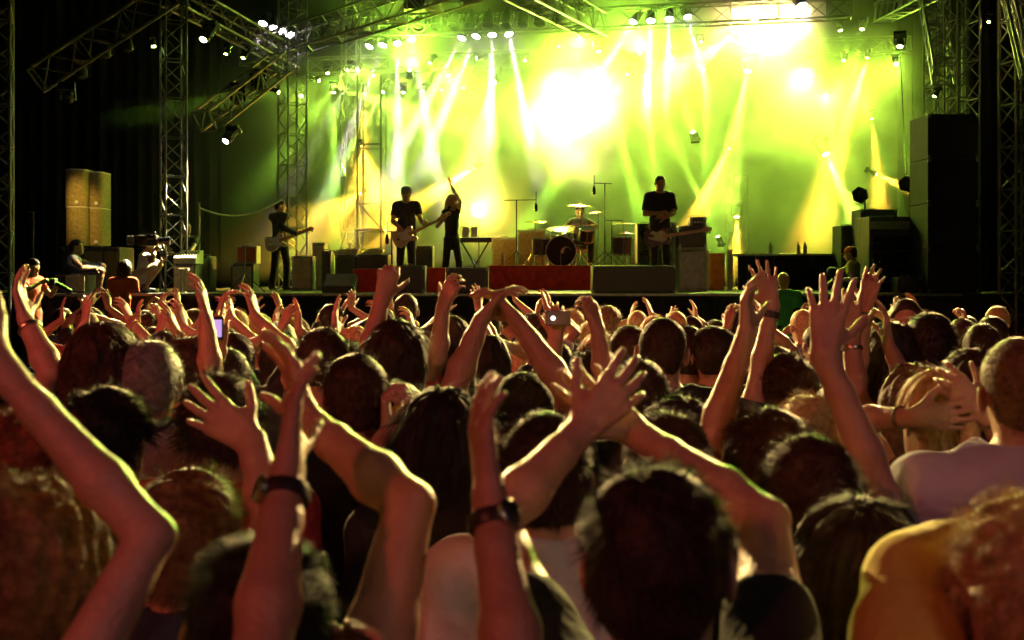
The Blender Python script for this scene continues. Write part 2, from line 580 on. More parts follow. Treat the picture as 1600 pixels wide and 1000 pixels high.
def hair_mesh(rng, h, C, R, s, style, col, strands, seg=4):
    """hair cap with real strands; returns a mesh in the person's own space."""
    st = dict(short=(0.014, 0.028, 0.42, 0.10, 0.1), buzz=(0.007, 0.013, 0.6, 0.05, 0.0), tousled=(0.022, 0.048, 0.34, 0.26, 0.25), curly=(0.032, 0.034, 0.55, 1.1, 0.15),
              long=(0.018, 0.15, 0.06, 0.10, 1.0), bob=(0.022, 0.09, 0.10, 0.10, 1.0), tail=(0.016, 0.07, 0.12, 0.08, 0.7))[style]
    th, ln, out, curl, droop = st
    g = Grid(C - 0.42 * s if style in ('long', 'bob', 'tail') else C - 0.18 * s, C + 0.18 * s, h)
    H = lambda x, y, z: C + R @ (np.array([x, y, z]) * s)
    g.ell(H(0, -0.014, 0.034), (np.array((0.074, 0.093, 0.084)) + th) * s, R, 0.01)
    g.ell(H(0, -0.040, -0.025), (np.array((0.062, 0.058, 0.072)) + th * 0.7) * s, R, 0.03)
    # cut the face, the ears and the nape free
    sl, x, y, z = g.loc(g.lo, g.lo + g.h * (g.n - 1))
    px, py_, pz = x - np.float32(C[0]), y - np.float32(C[1]), z - np.float32(C[2])
    Rf = R.astype(np.float32)
    lx = (Rf[0, 0] * px + Rf[1, 0] * py_ + Rf[2, 0] * pz) / np.float32(s)
    ly = (Rf[0, 1] * px + Rf[1, 1] * py_ + Rf[2, 1] * pz) / np.float32(s)
    lz = (Rf[0, 2] * px + Rf[1, 2] * py_ + Rf[2, 2] * pz) / np.float32(s)
    wv = wob(rng, 6, 90 if style == 'curly' else 48, (lx, ly, lz))
    d = g.d[sl]
    d = d - wv * np.float32((0.011 if style == 'curly' else 0.009 if style == 'tousled' else 0.006 if style != 'buzz' else 0.0008) * s)
    if style in ('long', 'bob', 'tail'):
        az = np.arctan2(lx, ly + np.float32(0.05) + lz * 0)
        d = d - (np.sin(az * 23 + wv * 2.5) * np.float32(0.0028) + np.sin(az * 9 + wv * 3) * np.float32(0.0040)) * np.float32(s)
    front = (ly - np.float32(0.045)) * np.float32(0.72) - (lz - np.float32(0.040)) * np.float32(0.69)
    if style in ('long', 'bob'):
        cut = np.maximum(front, np.float32(-0.30) - lz)
    else:
        nape = -(lz + np.float32(0.070) + wv * np.float32(0.006))
        ear = np.float32(0.045) - np.sqrt((ly - np.float32(0.004)) ** 2 + (lz + np.float32(0.014)) ** 2) + (np.abs(lx) < 0.055) * np.float32(-0.2)
        cut = np.maximum(np.maximum(front, nape), ear)
    g.d[sl] = np.maximum(d, cut * np.float32(s))
    if style == 'long':
        for dx in (-0.045, 0, 0.045):
            g.cone(H(dx * 1.1, -0.055, 0.0), H(dx * 1.5, -0.085, -0.34), 0.058 * s, 0.040 * s, 0.03, sq=(1, 0.8, 1))
    elif style == 'bob':
        for dx in (-0.05, 0, 0.05):
            g.cone(H(dx * 1.1, -0.045, 0.0), H(dx * 1.3, -0.06, -0.13), 0.055 * s, 0.045 * s, 0.03)
    elif style == 'tail':
        g.ell(H(0, -0.115, 0.01), np.array((0.022, 0.022, 0.022)) * s, R, 0.006)
        g.cone(H(0, -0.125, 0.005), H(0.005, -0.150, -0.10), 0.026 * s, 0.030 * s, 0.008)
        g.cone(H(0.005, -0.150, -0.10), H(0.01, -0.140, -0.22), 0.030 * s, 0.012 * s, 0.008)
    v, f = g.mesh()
    if strands and len(f):
        fc = v[f]
        nm = np.cross(fc[:, 2] - fc[:, 0], fc[:, 3] - fc[:, 1])
        ar = np.linalg.norm(nm, axis=1) + 1e-12
        nm /= ar[:, None]
        pick = rng.choice(len(f), strands, p=ar / ar.sum())
        wgt = rng.dirichlet((1, 1, 1, 1), strands)
        root = (fc[pick] * wgt[:, :, None]).sum(1)
        nn = nm[pick]
        # clumps share a direction
        ncl = max(12, strands // 40)
        clp = rng.integers(0, len(f), ncl)
        cc = fc[clp].mean(1)
        cdir = rng.normal(size=(ncl, 3))
        best = np.zeros(strands, int)
        for a in range(0, strands, 2000):
            best[a:a + 2000] = ((root[a:a + 2000, None] - cc[None]) ** 2).sum(2).argmin(1)
        up = R @ np.array([0, 0, 1.0])
        fw = R @ np.array([0, 1.0, 0])
        crown = C + R @ (np.array([0.01, -0.05, 0.11]) * s)
        away = root - crown
        away -= nn * (away * nn).sum(1)[:, None]
        away /= np.linalg.norm(away, axis=1)[:, None] + 1e-6
        dr = nn * out + away * (1 - out) * 0.9 + cdir[best] * (0.17 + 0.3 * curl) + rng.normal(size=(strands, 3)) * 0.07
        if droop > 0.3:
            dn = -up[None] - nn * (-up[None] * nn).sum(1)[:, None]
            dr = nn * 0.16 + away * 0.4 + dn * 0.8 + cdir[best] * 0.16 + rng.normal(size=(strands, 3)) * 0.05
            dr = dr - nn * np.maximum((dr * nn).sum(1), 0)[:, None] * 0.5
        dr /= np.linalg.norm(dr, axis=1)[:, None]
        L = ln * s * rng.uniform(0.7, 1.1, strands) * rng.uniform(0.6, 1.15, ncl)[best]
        wd = np.full(strands, max(0.0011, h * 0.26)) * rng.uniform(0.7, 1.3, strands)
        p = root - nn * 0.003 * s
        side = np.cross(dr, nn + rng.normal(size=(strands, 3)) * 0.4)
        side /= np.linalg.norm(side, axis=1)[:, None] + 1e-9
        ph = rng.uniform(0, 6.28, strands)
        vs = []
        for i in range(seg + 1):
            q = wd * (1 - i / (seg + 0.3))
            vs.append(p - side * q[:, None] * 0.5)
            vs.append(p + side * q[:, None] * 0.5)
            if curl > 0.3:
                a = ph + i * 1.7
                cu = (side * np.cos(a)[:, None] + np.cross(side, dr) * np.sin(a)[:, None]) * curl * 0.75
            else:
                cu = 0
            p = p + (dr + cu) * (L / seg)[:, None]
            dr = dr - up[None] * droop * 0.10 - nn * (0.11 if droop > 0.3 else 0.05 if curl < 0.3 else 0.0)
            dr /= np.linalg.norm(dr, axis=1)[:, None]
        V = np.stack(vs, 1).reshape(-1, 3)
        k = 2 * (seg + 1)
        b = (np.arange(strands) * k)[:, None]
        fs = np.concatenate([np.stack([b[:, 0] + 2 * i, b[:, 0] + 2 * i + 1, b[:, 0] + 2 * i + 3, b[:, 0] + 2 * i + 2], 1) for i in range(seg)])
        f = np.concatenate([f, fs + len(v)])
        v = np.concatenate([v, V])
    return np_mesh('hair', v, f, HAIR[col])


SHARED = {}


def legs_mesh(kind):
    if kind in SHARED:
        return SHARED[kind]
    g = Grid((-0.30, -0.2, -0.02), (0.30, 0.25, 1.02), 0.014)
    if kind == 'trousers':
        g.ell((0, 0.0, 0.93), (0.165, 0.115, 0.10), None, 0.05)
        for s in (-1, 1):
            g.cone((s * 0.085, 0, 0.90), (s * 0.10, 0.02, 0.50), 0.088, 0.064, 0.05)
            g.cone((s * 0.10, 0.02, 0.50), (s * 0.11, -0.01, 0.075), 0.064, 0.060, 0.03)
    elif kind == 'wide':
        g.ell((0, 0.0, 0.93), (0.165, 0.115, 0.10), None, 0.05)
        for s in (-1, 1):
            g.cone((s * 0.09, 0, 0.90), (s * 0.16, 0.03, 0.50), 0.090, 0.068, 0.05)
            g.cone((s * 0.16, 0.03, 0.50), (s * 0.19, -0.01, 0.075), 0.068, 0.066, 0.03)
    v, f = g.mesh()
    SHARED[kind] = np_mesh('trousers', v, f, CLOTH['denim'])
    return SHARED[kind]


def shoe_mesh():
    if 'shoe' not in SHARED:
        g = Grid((-0.09, -0.14, -0.01), (0.09, 0.24, 0.14), 0.010)
        g.cone((0, -0.05, 0.04), (0, 0.12, 0.035), 0.042, 0.036, 0.02)
        g.cone((0, -0.05, 0.05), (0, -0.04, 0.10), 0.045, 0.045, 0.02)
        sl, x, y, z = g.loc(g.lo, g.lo + g.h * (g.n - 1))
        g.d[sl] = np.maximum(g.d[sl], -z)
        v, f = g.mesh()
        SHARED['shoe'] = np_mesh('shoe', v, f, M_SHOE)
    return SHARED['shoe']


def two_bone(S, Wt, E, l1, l2):
    """elbow on the S-W-E plane nearest the wanted elbow."""
    S, Wt, E = np.array(S), np.array(Wt), np.array(E)
    d = Wt - S
    D = np.linalg.norm(d)
    if D > (l1 + l2) * 0.995:
        l1, l2 = l1 * D / (l1 + l2) * 1.006, l2 * D / (l1 + l2) * 1.006
    D = max(D, abs(l1 - l2) + 0.01)
    d = d / np.linalg.norm(d)
    a = (l1 * l1 - l2 * l2 + D * D) / (2 * D)
    hgt = math.sqrt(max(l1 * l1 - a * a, 0))
    q = (E - S) - d * float(np.dot(E - S, d))
    return S + d * a + nrm(q) * hgt


PID = [0]
LOG = []


def person(loc, top, label, yaw=0.0, hyaw=0.0, pitch=0.0, roll=0.0, hair='short', hc='dark brown', skin='warm', shirt='black', arms=(), slim=1.0, h=0.008, strands=0, face=False,
           group='people in the crowd', legs='trousers', sleeves=0.55, trous=None, name='person', base=0.0, legspec=None, shorts=False, hat=None, lean=(0, 0), watch=None, bare=None, watchside=None):
    """A person whose feet stand at loc=(x, y), head top at world height top. Arms: dicts in WORLD space."""
    PID[0] += 1
    rng = np.random.default_rng(PID[0] * 7 + 1)
    Ht = top - base                       # height over the feet
    u = 0.5 + 0.5 * Ht / 1.72 if legspec is None else 1.0   # size of the limbs
    Rz = rot_z(yaw)
    org = np.array([loc[0], loc[1], base])
    L = lambda pw: Rz.T @ (np.array(pw, float) - org)
    s = 1.0 * (0.97 + 0.03 * u)
    hyaw, roll, pitch = hyaw + rng.normal() * 0.14, roll + rng.normal() * 0.07, pitch + rng.normal() * 0.07
    tilt = rot_z(hyaw) @ rot_y(roll) @ rot_x(pitch)
    lean = np.array([lean[0], lean[1], 0.0])
    C = np.array([0, 0.02, Ht - 0.118 * s]) + lean
    zs = Ht - 0.315 * u
    nb = np.array([0, -0.012, zs + 0.045]) + lean * 0.85
    sh = [np.array([sd * 0.172 * u * slim, -0.015, zs]) + lean * 0.8 for sd in (-1, 1)]
    A = []
    for a in arms:
        si = 1 if a['s'] == 'R' else 0
        S = sh[si]
        W = L(a['w']) if not a.get('local') else np.array(a['w'], float) + np.array([0, 0, zs])
        E = L(a['e']) if not a.get('local') else np.array(a['e'], float) + np.array([0, 0, zs])
        up = np.clip((E[2] - S[2]) / 0.25, 0, 1)
        S = S + np.array([-(si * 2 - 1) * 0.025 * up, 0.01 * up, 0.055 * up])
        l1, l2 = 0.285 * u, 0.262 * u
        if not a.get('free'):
            E2 = two_bone(S, W, E, l1, l2)
        else:
            E2 = E
        if a.get('rep'):
            LOG.append((label[:40], a['s'], 'SE %.2f EW %.2f off %.2f' % (np.linalg.norm(S - E), np.linalg.norm(W - E), np.linalg.norm(E2 - E))))
        dv = Rz.T @ np.array(a['d'], float) if not a.get('local') else np.array(a['d'], float)
        nv = Rz.T @ np.array(a['n'], float) if not a.get('local') else np.array(a['n'], float)
        A.append((si, S, E2, W, dv, nv, a))
    lo = np.array([-0.25, -0.17, zs - 0.42]) + np.minimum(lean, 0)
    hi = np.array([0.25, 0.17, Ht + 0.02]) + np.maximum(lean, 0)
    for si, S, E, W, dv, nv, a in A:
        tip = W + nrm(dv) * 0.215
        for q, r in ((E, 0.08), (W, 0.10), (tip, 0.07)):
            lo = np.minimum(lo, q - r)
            hi = np.maximum(hi, q + r)
    if legspec:
        for hp, kn, an in legspec:
            for q in (hp, kn, an):
                lo = np.minimum(lo, np.array(q) - 0.12)
                hi = np.maximum(hi, np.array(q) + 0.12)
    g = Grid(lo, hi, h)
    R = tilt
    # torso under the shirt
    fl = (1, 0.66, 1)
    g.cone(np.array([0, -0.005, zs - 0.06]) + lean * 0.7, np.array([0, 0, zs - 0.40]) + lean * 0.3, 0.145 * u * slim, 0.112 * u * slim, 0.03, sq=fl)
    for sd in (0, 1):
        Ssh = sh[sd]
        for q in A:
            if q[0] == sd:
                Ssh = q[1]
        g.cone(nb + np.array([0, -0.005, -0.03]), Ssh, 0.048 * u, 0.046 * u, 0.05)
    g.cone(C + R @ np.array([0, -0.022, -0.05]) * s, nb + np.array([0, 0, -0.03]), 0.052 * s * (0.5 + 0.5 * slim), 0.060 * u * (0.5 + 0.5 * slim), 0.03)
    head_sdf(g, C, R, s, face)
    ar = slim * u
    for si, S, E, W, dv, nv, a in A:
        m = S + (E - S) * 0.5
        g.cone(S, m, 0.054 * ar, 0.049 * ar, 0.03)
        g.cone(m, E, 0.049 * ar, 0.036 * ar, 0.012)
        b = E + (W - E) * 0.30
        el = E - nrm(nrm(S - E) + nrm(W - E) + 1e-4) * 0.016 * ar
        g.cone(el, E + (W - E) * 0.10, 0.020 * ar, 0.026 * ar, 0.012)
        g.cone(E, b, 0.035 * ar, 0.0405 * ar, 0.012)
        g.cone(b, E + (W - E) * 0.72, 0.0405 * ar, 0.0290 * ar, 0.012)
        g.cone(E + (W - E) * 0.72, W, 0.0290 * ar, 0.0250 * ar, 0.012)
        sdv = np.cross(nrm(W - E), nrm(nv))
        g.cone(W - nrm(W - E) * 0.03 + sdv * 0.014 * ar, W + sdv * 0.018 * ar, 0.013 * ar, 0.014 * ar, 0.012)
        g.cone(W - nrm(W - E) * 0.03 - sdv * 0.014 * ar, W - sdv * 0.018 * ar, 0.013 * ar, 0.015 * ar, 0.012)
        hand_sdf(g, W, dv, nv, 1 if si else -1, (0.94 if slim > 0.95 else 0.86) * (0.6 + 0.4 * u), a.get('curl', 0.25), a.get('spread', 1.0), a.get('thumb', 0.6), a.get('f'))
    if legspec:
        for hp, kn, an in legspec:
            hp, kn, an = np.array(hp), np.array(kn), np.array(an)
            b = kn + (an - kn) * 0.3
            g.cone(hp, kn, 0.078, 0.054, 0.03)
            g.cone(kn, b, 0.052, 0.056, 0.02)
            g.cone(b, an, 0.056, 0.038, 0.02)
    v, f = g.mesh()
    me = np_mesh('person', v, f, SKIN[skin])
    o = bpy.data.objects.new(name, me)
    COL.objects.link(o)
    o.location = org
    o.rotation_euler = (0, 0, yaw)
    tag(o, label, 'person', group)

    def child(nm, me_, loc_=(0, 0, 0), rz=0.0, scl=(1, 1, 1), par=o):
        c = bpy.data.objects.new(nm, me_)
        COL.objects.link(c)
        c.parent = par
        c.location = loc_
        c.rotation_euler = (0, 0, rz)
        c.scale = scl
        return c

    # shirt
    if shirt:
        hs = max(h * 1.5, 0.007)
        lo = np.array([-0.30, -0.20, zs - 0.66]) + np.minimum(lean, 0)
        hi = np.array([0.30, 0.20, zs + 0.12]) + np.maximum(lean, 0)
        ends = []
        for sd in (0, 1):
            S = sh[sd]
            E = S + np.array([(sd * 2 - 1) * 0.05, 0.0, -0.28])
            for q in A:
                if q[0] == sd:
                    S, E = q[1], q[2]
                    if q[6].get('sleeve') == 'long':
                        lo = np.minimum(lo, q[3] - 0.09)
                        hi = np.maximum(hi, q[3] + 0.09)
            ends.append((S, E))
            lo = np.minimum(lo, E - 0.10)
            hi = np.maximum(hi, E + 0.10)
        g = Grid(lo, hi, hs)
        g.cone(np.array([0, -0.005, zs - 0.075]) + lean * 0.7, np.array([0, 0, zs - 0.42]) + lean * 0.3, 0.163 * u * slim, 0.138 * u * slim, 0.03, sq=fl)
        g.cone(np.array([0, 0, zs - 0.40]) + lean * 0.3, np.array([0, 0, min(zs - 0.52, zs - 0.40)]), 0.138 * u * slim, 0.160 * u * slim, 0.04, sq=(1, 0.74, 1))
        for sd in (0, 1):
            S, E = ends[sd]
            g.cone(nb + np.array([0, -0.008, -0.035]), S, 0.060 * u, 0.062 * u * slim, 0.06)
            if sleeves > 0:
                e2 = S + (E - S) * sleeves
                g.cone(S, e2, 0.066 * ar, 0.062 * ar, 0.03)
                for q in A:
                    if q[0] == sd and q[6].get('sleeve') == 'long':
                        g.cone(S, q[2], 0.064 * ar, 0.053 * ar, 0.02)
                        g.cone(q[2], q[2] + (q[3] - q[2]) * 0.95, 0.053 * ar, 0.036 * ar, 0.02)
        sl, x, y, z = g.loc(g.lo, g.lo + g.h * (g.n - 1))
        wr = wob(rng, 7, 26, (x, y * 0.7, z * 0.55))
        wr = np.float32(1) - np.abs(wr) * 2
        wr2 = wob(rng, 5, 11, (x, y, z * 0.4))
        g.d[sl] = g.d[sl] - wr * np.float32(0.008) - wr2 * np.float32(0.009)
        # neck opening
        g.cone(nb + np.array([0, 0.012, -0.01]), nb + np.array([0, 0.03, 0.10]), 0.066 * u * (0.5 + 0.5 * slim), 0.09 * u, 0.012, 'sub')
        if sleeves > 0:
            for sd in (0, 1):
                lng = any(q[0] == sd and q[6].get('sleeve') == 'long' for q in A)
                if lng:
                    continue
                S, E = ends[sd]
                dv = nrm(E - S).astype(np.float32)
                e2 = (S + (E - S) * (sleeves + 0.08)).astype(np.float32)
                t = (x - e2[0]) * dv[0] + (y - e2[1]) * dv[1] + (z - e2[2]) * dv[2]
                near = ((x - e2[0]) ** 2 + (y - e2[1]) ** 2 + (z - e2[2]) ** 2) < np.float32(0.105 ** 2)
                g.d[sl] = np.where(near, np.maximum(g.d[sl], t), g.d[sl])
        v, f = g.mesh()
        child('shirt', np_mesh('shirt', v, f, CLOTH[shirt]))
    # hair
    if hair and hair != 'bald':
        hh = min(max(h * 1.1, 0.0045), 0.011)
        child('hair', hair_mesh(rng, hh, C, R, s, hair, hc, strands))
    if hat:
        hm = MB()
        Hh = lambda x, y, z: Vector(C + R @ (np.array([x, y, z]) * s))
        axz = Vector(R @ np.array([0, 0, 1.0]))
        hm.lathe([(0.090 * s, 0.0), (0.094 * s, 0.03 * s), (0.086 * s, 0.062 * s), (0.055 * s, 0.086 * s), (0.0, 0.094 * s)], Hh(0, -0.008, 0.035), axz, 20)
        cp = hm.build('cap', CLOTH[hat], None, True)
        cp.parent = o
        pk = MB()
        pts = [Hh(0.07 * math.sin(a), 0.06 + 0.10 * math.cos(a), 0.040 - 0.012 * math.cos(a)) for a in [i * math.pi / 8 - math.pi / 2 for i in range(9)]]
        n_ = len(pts)
        pk.add(pts + [q - axz * 0.006 for q in pts], [tuple(range(n_)), tuple(range(2 * n_ - 1, n_ - 1, -1))] + [(i, (i + 1) % n_, n_ + (i + 1) % n_, n_ + i) for i in range(n_)])
        pb = pk.build('cap_peak', CLOTH[hat])
        pb.parent = cp
    # trousers and shoes
    if legspec is None:
        tz = (zs - 0.42) / 0.97
        tm = legs_mesh('wide' if legs == 'wide' else 'trousers')
        tc_ = child('trousers', tm, (lean[0] * 0.2, lean[1] * 0.2, 0), 0, (slim, 1, tz))
        if trous:
            tc_.data = tm.copy()
            tc_.data.materials[0] = CLOTH[trous]
        for sd in (-1, 1):
            child('shoe', shoe_mesh(), (sd * (0.19 if legs == 'wide' else 0.11) * slim, 0, 0), -sd * 0.15)
    else:
        g = Grid(lo := np.min([np.min(q, 0) for q in legspec], 0) - 0.16, np.max([np.max(q, 0) for q in legspec], 0) + 0.2, 0.010)
        g.ell(np.mean([q[0] for q in legspec], 0), (0.17, 0.14, 0.12), None, 0.05)
        for hp, kn, an in legspec:
            hp, kn, an = np.array(hp), np.array(kn), np.array(an)
            if shorts:
                g.cone(hp, hp + (kn - hp) * 0.85, 0.092, 0.078, 0.04)
            else:
                g.cone(hp, kn, 0.092, 0.070, 0.04)
                g.cone(kn, kn + (an - kn) * 0.92, 0.070, 0.058, 0.03)
        v, f = g.mesh()
        child('shorts' if shorts else 'trousers', np_mesh('trousers', v, f, CLOTH[trous or 'denim']))
        for hp, kn, an in legspec:
            child('shoe', shoe_mesh(), (an[0], an[1] + 0.02, an[2] - 0.085))
    # watches and bands
    for si, S, E, W, dv, nv, a in A:
        wt = a.get('watch')
        if wt:
            ax = nrm(W - E)
            c = W - ax * 0.035
            r = 0.0325 * ar
            wid = 0.017 if wt == 'watch' else 0.011 if wt == 'bracelet' else 0.024
            ms = MB()
            ms.lathe([(r - 0.002, -wid / 2), (r + 0.0025, -wid / 2), (r + 0.004, 0), (r + 0.0025, wid / 2), (r - 0.002, wid / 2)], c, ax, 20, False)
            ch = ms.build('wristwatch' if wt == 'watch' else 'bracelet' if wt == 'bracelet' else 'wristband', M_STRAP if wt != 'bracelet' else M_DIAL, None, True)
            ch.parent = o
            if wt == 'watch':
                out_ = Vector(Rz.T @ np.array(a.get('dial', (-0.6, -1, 0.1)), float))
                axv = Vector(ax)
                out_ = (out_ - axv * out_.dot(axv)).normalized()
                fc = MB().lathe([(0.0, 0.009), (0.014, 0.009), (0.017, 0.007), (0.017, 0.0)], Vector(c) + out_ * (r - 0.002), out_, 18)
                fo = fc.build('watch_case', M_DIAL, None, True)
                fo.parent = ch
    return o
# ------------------------------------------------------------------ stage, roof and backdrop
structure('stage_floor', MB().box((0.1, 25.6, SZ / 2 - 0.03), (19.4, 13.0, SZ - 0.06)), M_CLOTHBLK)
structure('stage_deck', MB().box((0.1, 25.6, SZ - 0.028), (19.46, 13.1, 0.055)), M_WOODFL)
b = MB().box((-1.35, 19.035, SZ - 0.022), (16.56, 0.03, 0.036))
tag(b.build('stage_edge_trim', M_STEEL), 'thin pale metal strip running along the front edge of the stage', 'edge trim')
# pleated black skirt hung on the stage front
n_ = 420
vs, fs = [], []
for i in range(n_):
    x = -9.6 + 16.5 * i / (n_ - 1)
    y = 19.05 - 0.012 - 0.012 * math.sin(i * 0.9) - 0.006 * math.sin(i * 2.3)
    vs += [(x, y, 0.02), (x, y, SZ - 0.07), (x, y + 0.01, SZ - 0.07), (x, y + 0.01, 0.02)]
for i in range(n_ - 1):
    for k in range(4):
        a, c = i * 4 + k, i * 4 + (k + 1) % 4
        fs.append((a, a + 4, c + 4, c))
tag(MB().add(vs, fs).build('stage_skirt', M_CLOTHBLK, None, True), 'black cloth skirt hanging below the stage front edge', 'stage skirt')


def drape(name, x0, x1, y, z0, z1, label, m=M_CLOTHBLK, dx=0.30, amp=0.05, along='x'):
    n = int((x1 - x0) / dx * 6)
    vs, fs = [], []
    rg = random.Random(int(x0 * 10 + y))
    ph = rg.random() * 6
    for i in range(n + 1):
        t = x0 + (x1 - x0) * i / n
        o = amp * math.sin(i * 1.05 + ph + 0.8 * math.sin(i * 0.13)) + amp * 0.5 * math.sin(i * 0.31)
        for z, o2 in ((z0, 1.25), (z1, 0.8)):
            vs.append((t, y + o * o2, z) if along == 'x' else (y + o * o2, t, z))
        for z, o2 in ((z1, 0.8), (z0, 1.25)):
            vs.append((t, y + o * o2 + 0.012, z) if along == 'x' else (y + o * o2 + 0.012, t, z))
    for i in range(n):
        for k in range(4):
            a, c = i * 4 + k, i * 4 + (k + 1) % 4
            fs.append((a, a + 4, c + 4, c))
    return tag(MB().add(vs, fs).build(name, m, None, True), label, 'drape')


drape('backdrop_drape', -9.5, 9.9, 31.6, SZ, 10.6, 'wide pleated black drape closing the back of the stage', amp=0.015, dx=0.9)
drape('wing_drape', -18, -6.4, 27.2, 0.3, 10.4, 'dark drape behind the left wing of the stage')
drape('side_drape', 20.4, 31, 9.7, 0.3, 10.6, 'dark drape along the right side of the stage', along='y')
drape('wing_drape', 8.0, 17, 21.6, 0.1, 10.6, 'black drape to the right of the loudspeaker tower')
# roof sheet (pitched) above the stage
rv = [(-9.5, 19.3, 9.6), (9.9, 19.3, 9.6), (9.9, 31.9, 10.7), (-9.5, 31.9, 10.7)]
tag(MB().add(rv + [(x, y, z + 0.03) for x, y, z in rv], [(3, 2, 1, 0), (4, 5, 6, 7), (0, 1, 5, 4), (1, 2, 6, 5), (2, 3, 7, 6), (3, 0, 4, 7)]).build('stage_roof', M_SHEETTOP), 'dark sheet roof stretched over the stage', 'roof')


def truss(name, a, b, w_, bay, label, r=0.024, group=None, roll=0.0, tri=False, cat='truss'):
    a, b = Vector(a), Vector(b)
    d = (b - a)
    Ln = d.length
    d.normalize()
    up = Vector((0, 0, 1)) if abs(d.z) < 0.9 else Vector((0, 1, 0))
    u = d.cross(up).normalized()
    v = u.cross(d).normalized()
    q = Matrix.Rotation(roll, 3, d)
    u, v = q @ u, q @ v
    if tri:
        cs = [u * -w_ / 2 + v * w_ * 0.43, u * w_ / 2 + v * w_ * 0.43, v * -w_ * 0.43]
    else:
        cs = [u * sx * w_ / 2 + v * sy * w_ / 2 for sx, sy in ((-1, -1), (1, -1), (1, 1), (-1, 1))]
    e = empty(name, label, cat, a, group)
    for c in cs:
        part(MB().tube(a + c, b + c, r, n=8), 'chord', M_ALU, e, True)
    nb_ = max(2, round(Ln / bay))
    m = MB()
    for i in range(len(cs)):
        c1, c2 = cs[i], cs[(i + 1) % len(cs)]
        for k in range(nb_):
            p, q_ = a + d * (Ln * k / nb_), a + d * (Ln * (k + 1) / nb_)
            if k % 2 == 0:
                m.tube(p + c1, q_ + c2, r * 0.55, n=5, cap=False)
            else:
                m.tube(p + c2, q_ + c1, r * 0.55, n=5, cap=False)
            if k % 2 == 0:
                m.tube(p + c1, p + c2, r * 0.55, n=5, cap=False)
        m.tube(b + c1, b + c2, r * 0.6, n=5)
        m.tube(a + c1, a + c2, r * 0.6, n=5)
    part(m, 'bracing', M_ALU, e)
    return e


G_TOW, G_BEAM, G_ARM = 'lattice towers carrying the roof', 'lattice roof beams', 'slanted lattice arms with lamps'
def vtruss(px, Y, z0, z1, w_, label, roll, bay=0.32, r=0.019):
    x = P(px, 0, Y).x
    return truss('lattice_tower', (x, Y, z0), (x, Y, z1), w_, bay, label, r, G_TOW, roll)


vtruss(271, 20.3, SZ, 9.55, 0.34, 'tall lattice tower at the left front of the stage beside the squatting cameraman', rad(30))
vtruss(457, 25.2, SZ, 9.8, 0.42, 'lattice tower lit green behind the guitarist in the dark suit', rad(38))
vtruss(548, 28.5, SZ, 9.9, 0.34, 'dim slim lattice tower in the shade at the back left of the stage', rad(25), r=0.02)
vtruss(1152, 28.5, SZ, 4.2, 0.36, 'short lattice tower with yellow lamps behind the orange panel', rad(20), r=0.02)
vtruss(1464, 23.0, SZ, 9.8, 0.34, 'lattice tower behind the right loudspeaker tower, half hidden by it', rad(20))
vtruss(1503, 20.3, SZ, 9.55, 0.40, 'lattice tower standing behind the top of the tall black loudspeaker tower', rad(12))
vtruss(1592, 19.0, 0.0, 10.0, 0.40, 'pale scaffold tower at the right edge of the picture', rad(15), r=0.028)
vtruss(-2, 19.0, 0.0, 10.0, 0.36, 'scaffold tower at the left edge of the picture', rad(15), r=0.028)
truss('slanted_truss', P(263, -8, 20.0), P(58, 124, 19.0), 0.40, 0.42, 'long lattice arm sloping down to the left of the front tower', 0.026, G_ARM)
truss('slanted_truss', P(437, 98, 22.2), P(320, 190, 20.6), 0.36, 0.40, 'shorter lattice arm lit green sloping down from the second tower', 0.026, G_ARM)
truss('slanted_truss', P(1450, -20, 23.0), P(1476, 118, 20.4), 0.34, 0.30, 'short ladder-like lattice arm hanging beside the right towers', 0.022, G_ARM)
truss('slanted_truss', P(1562, -60, 17.5), P(1604, 118, 16.4), 0.12, 0.5, 'thin yellowish arm slanting down at the top right corner', 0.02, G_ARM)
truss('lattice_beam', P(268, -10, 20.2), P(455, 92, 26.0), 0.38, 0.5, 'roof beam running back from the left front tower', 0.022, G_BEAM)
truss('lattice_beam', P(390, 86, 27.0), P(735, -25, 21.5), 0.50, 0.55, 'wide lattice beam crossing the top of the stage on the left', 0.026, G_BEAM)
truss('lattice_beam', P(470, 50, 29.0), P(1330, 12, 26.0), 0.42, 0.5, 'long lattice beam carrying the row of pinkish white lamps', 0.022, G_BEAM)
truss('lattice_beam', P(480, 104, 29.8), P(1420, 70, 29.8), 0.36, 0.5, 'rear lattice beam carrying the yellow green lamps', 0.02, G_BEAM)
truss('lattice_beam', P(800, -30, 21.0), P(930, 40, 27.0), 0.50, 0.6, 'lattice beam running back above the middle of the stage', 0.022, G_BEAM)
truss('lattice_beam', P(1380, 20, 28.0), P(1470, -30, 21.0), 0.40, 0.5, 'lattice beam running back at the upper right of the stage', 0.022, G_BEAM)
# scaffold platform at the back left
e = empty('scaffold_frame', 'thin tube scaffold with a platform behind the guitarist in the flat cap', 'scaffold', P(580, 448, 27))
m = MB()
for px in (562, 598):
    for Y in (26.6, 27.6):
        x = P(px, 0, 27).x
        m.tube((x, Y, SZ), (x, Y, 6.2), 0.024, n=6)
for py in (320, 360, 228):
    z = P(0, py, 27).z
    for Y in (26.6, 27.6):
        m.tube((P(562, 0, 27).x, Y, z), (P(598, 0, 27).x, Y, z), 0.02, n=6)
m.tube(P(562, 320, 26.58), P(598, 360, 26.58), 0.015, n=6)
part(m, 'scaffold_tubes', M_ALU, e)
part(MB().box(P(580, 362, 27.1) + Vector((0, 0, 0.03)), (0.62, 1.1, 0.04)), 'platform_board', M_GREYCASE, e)


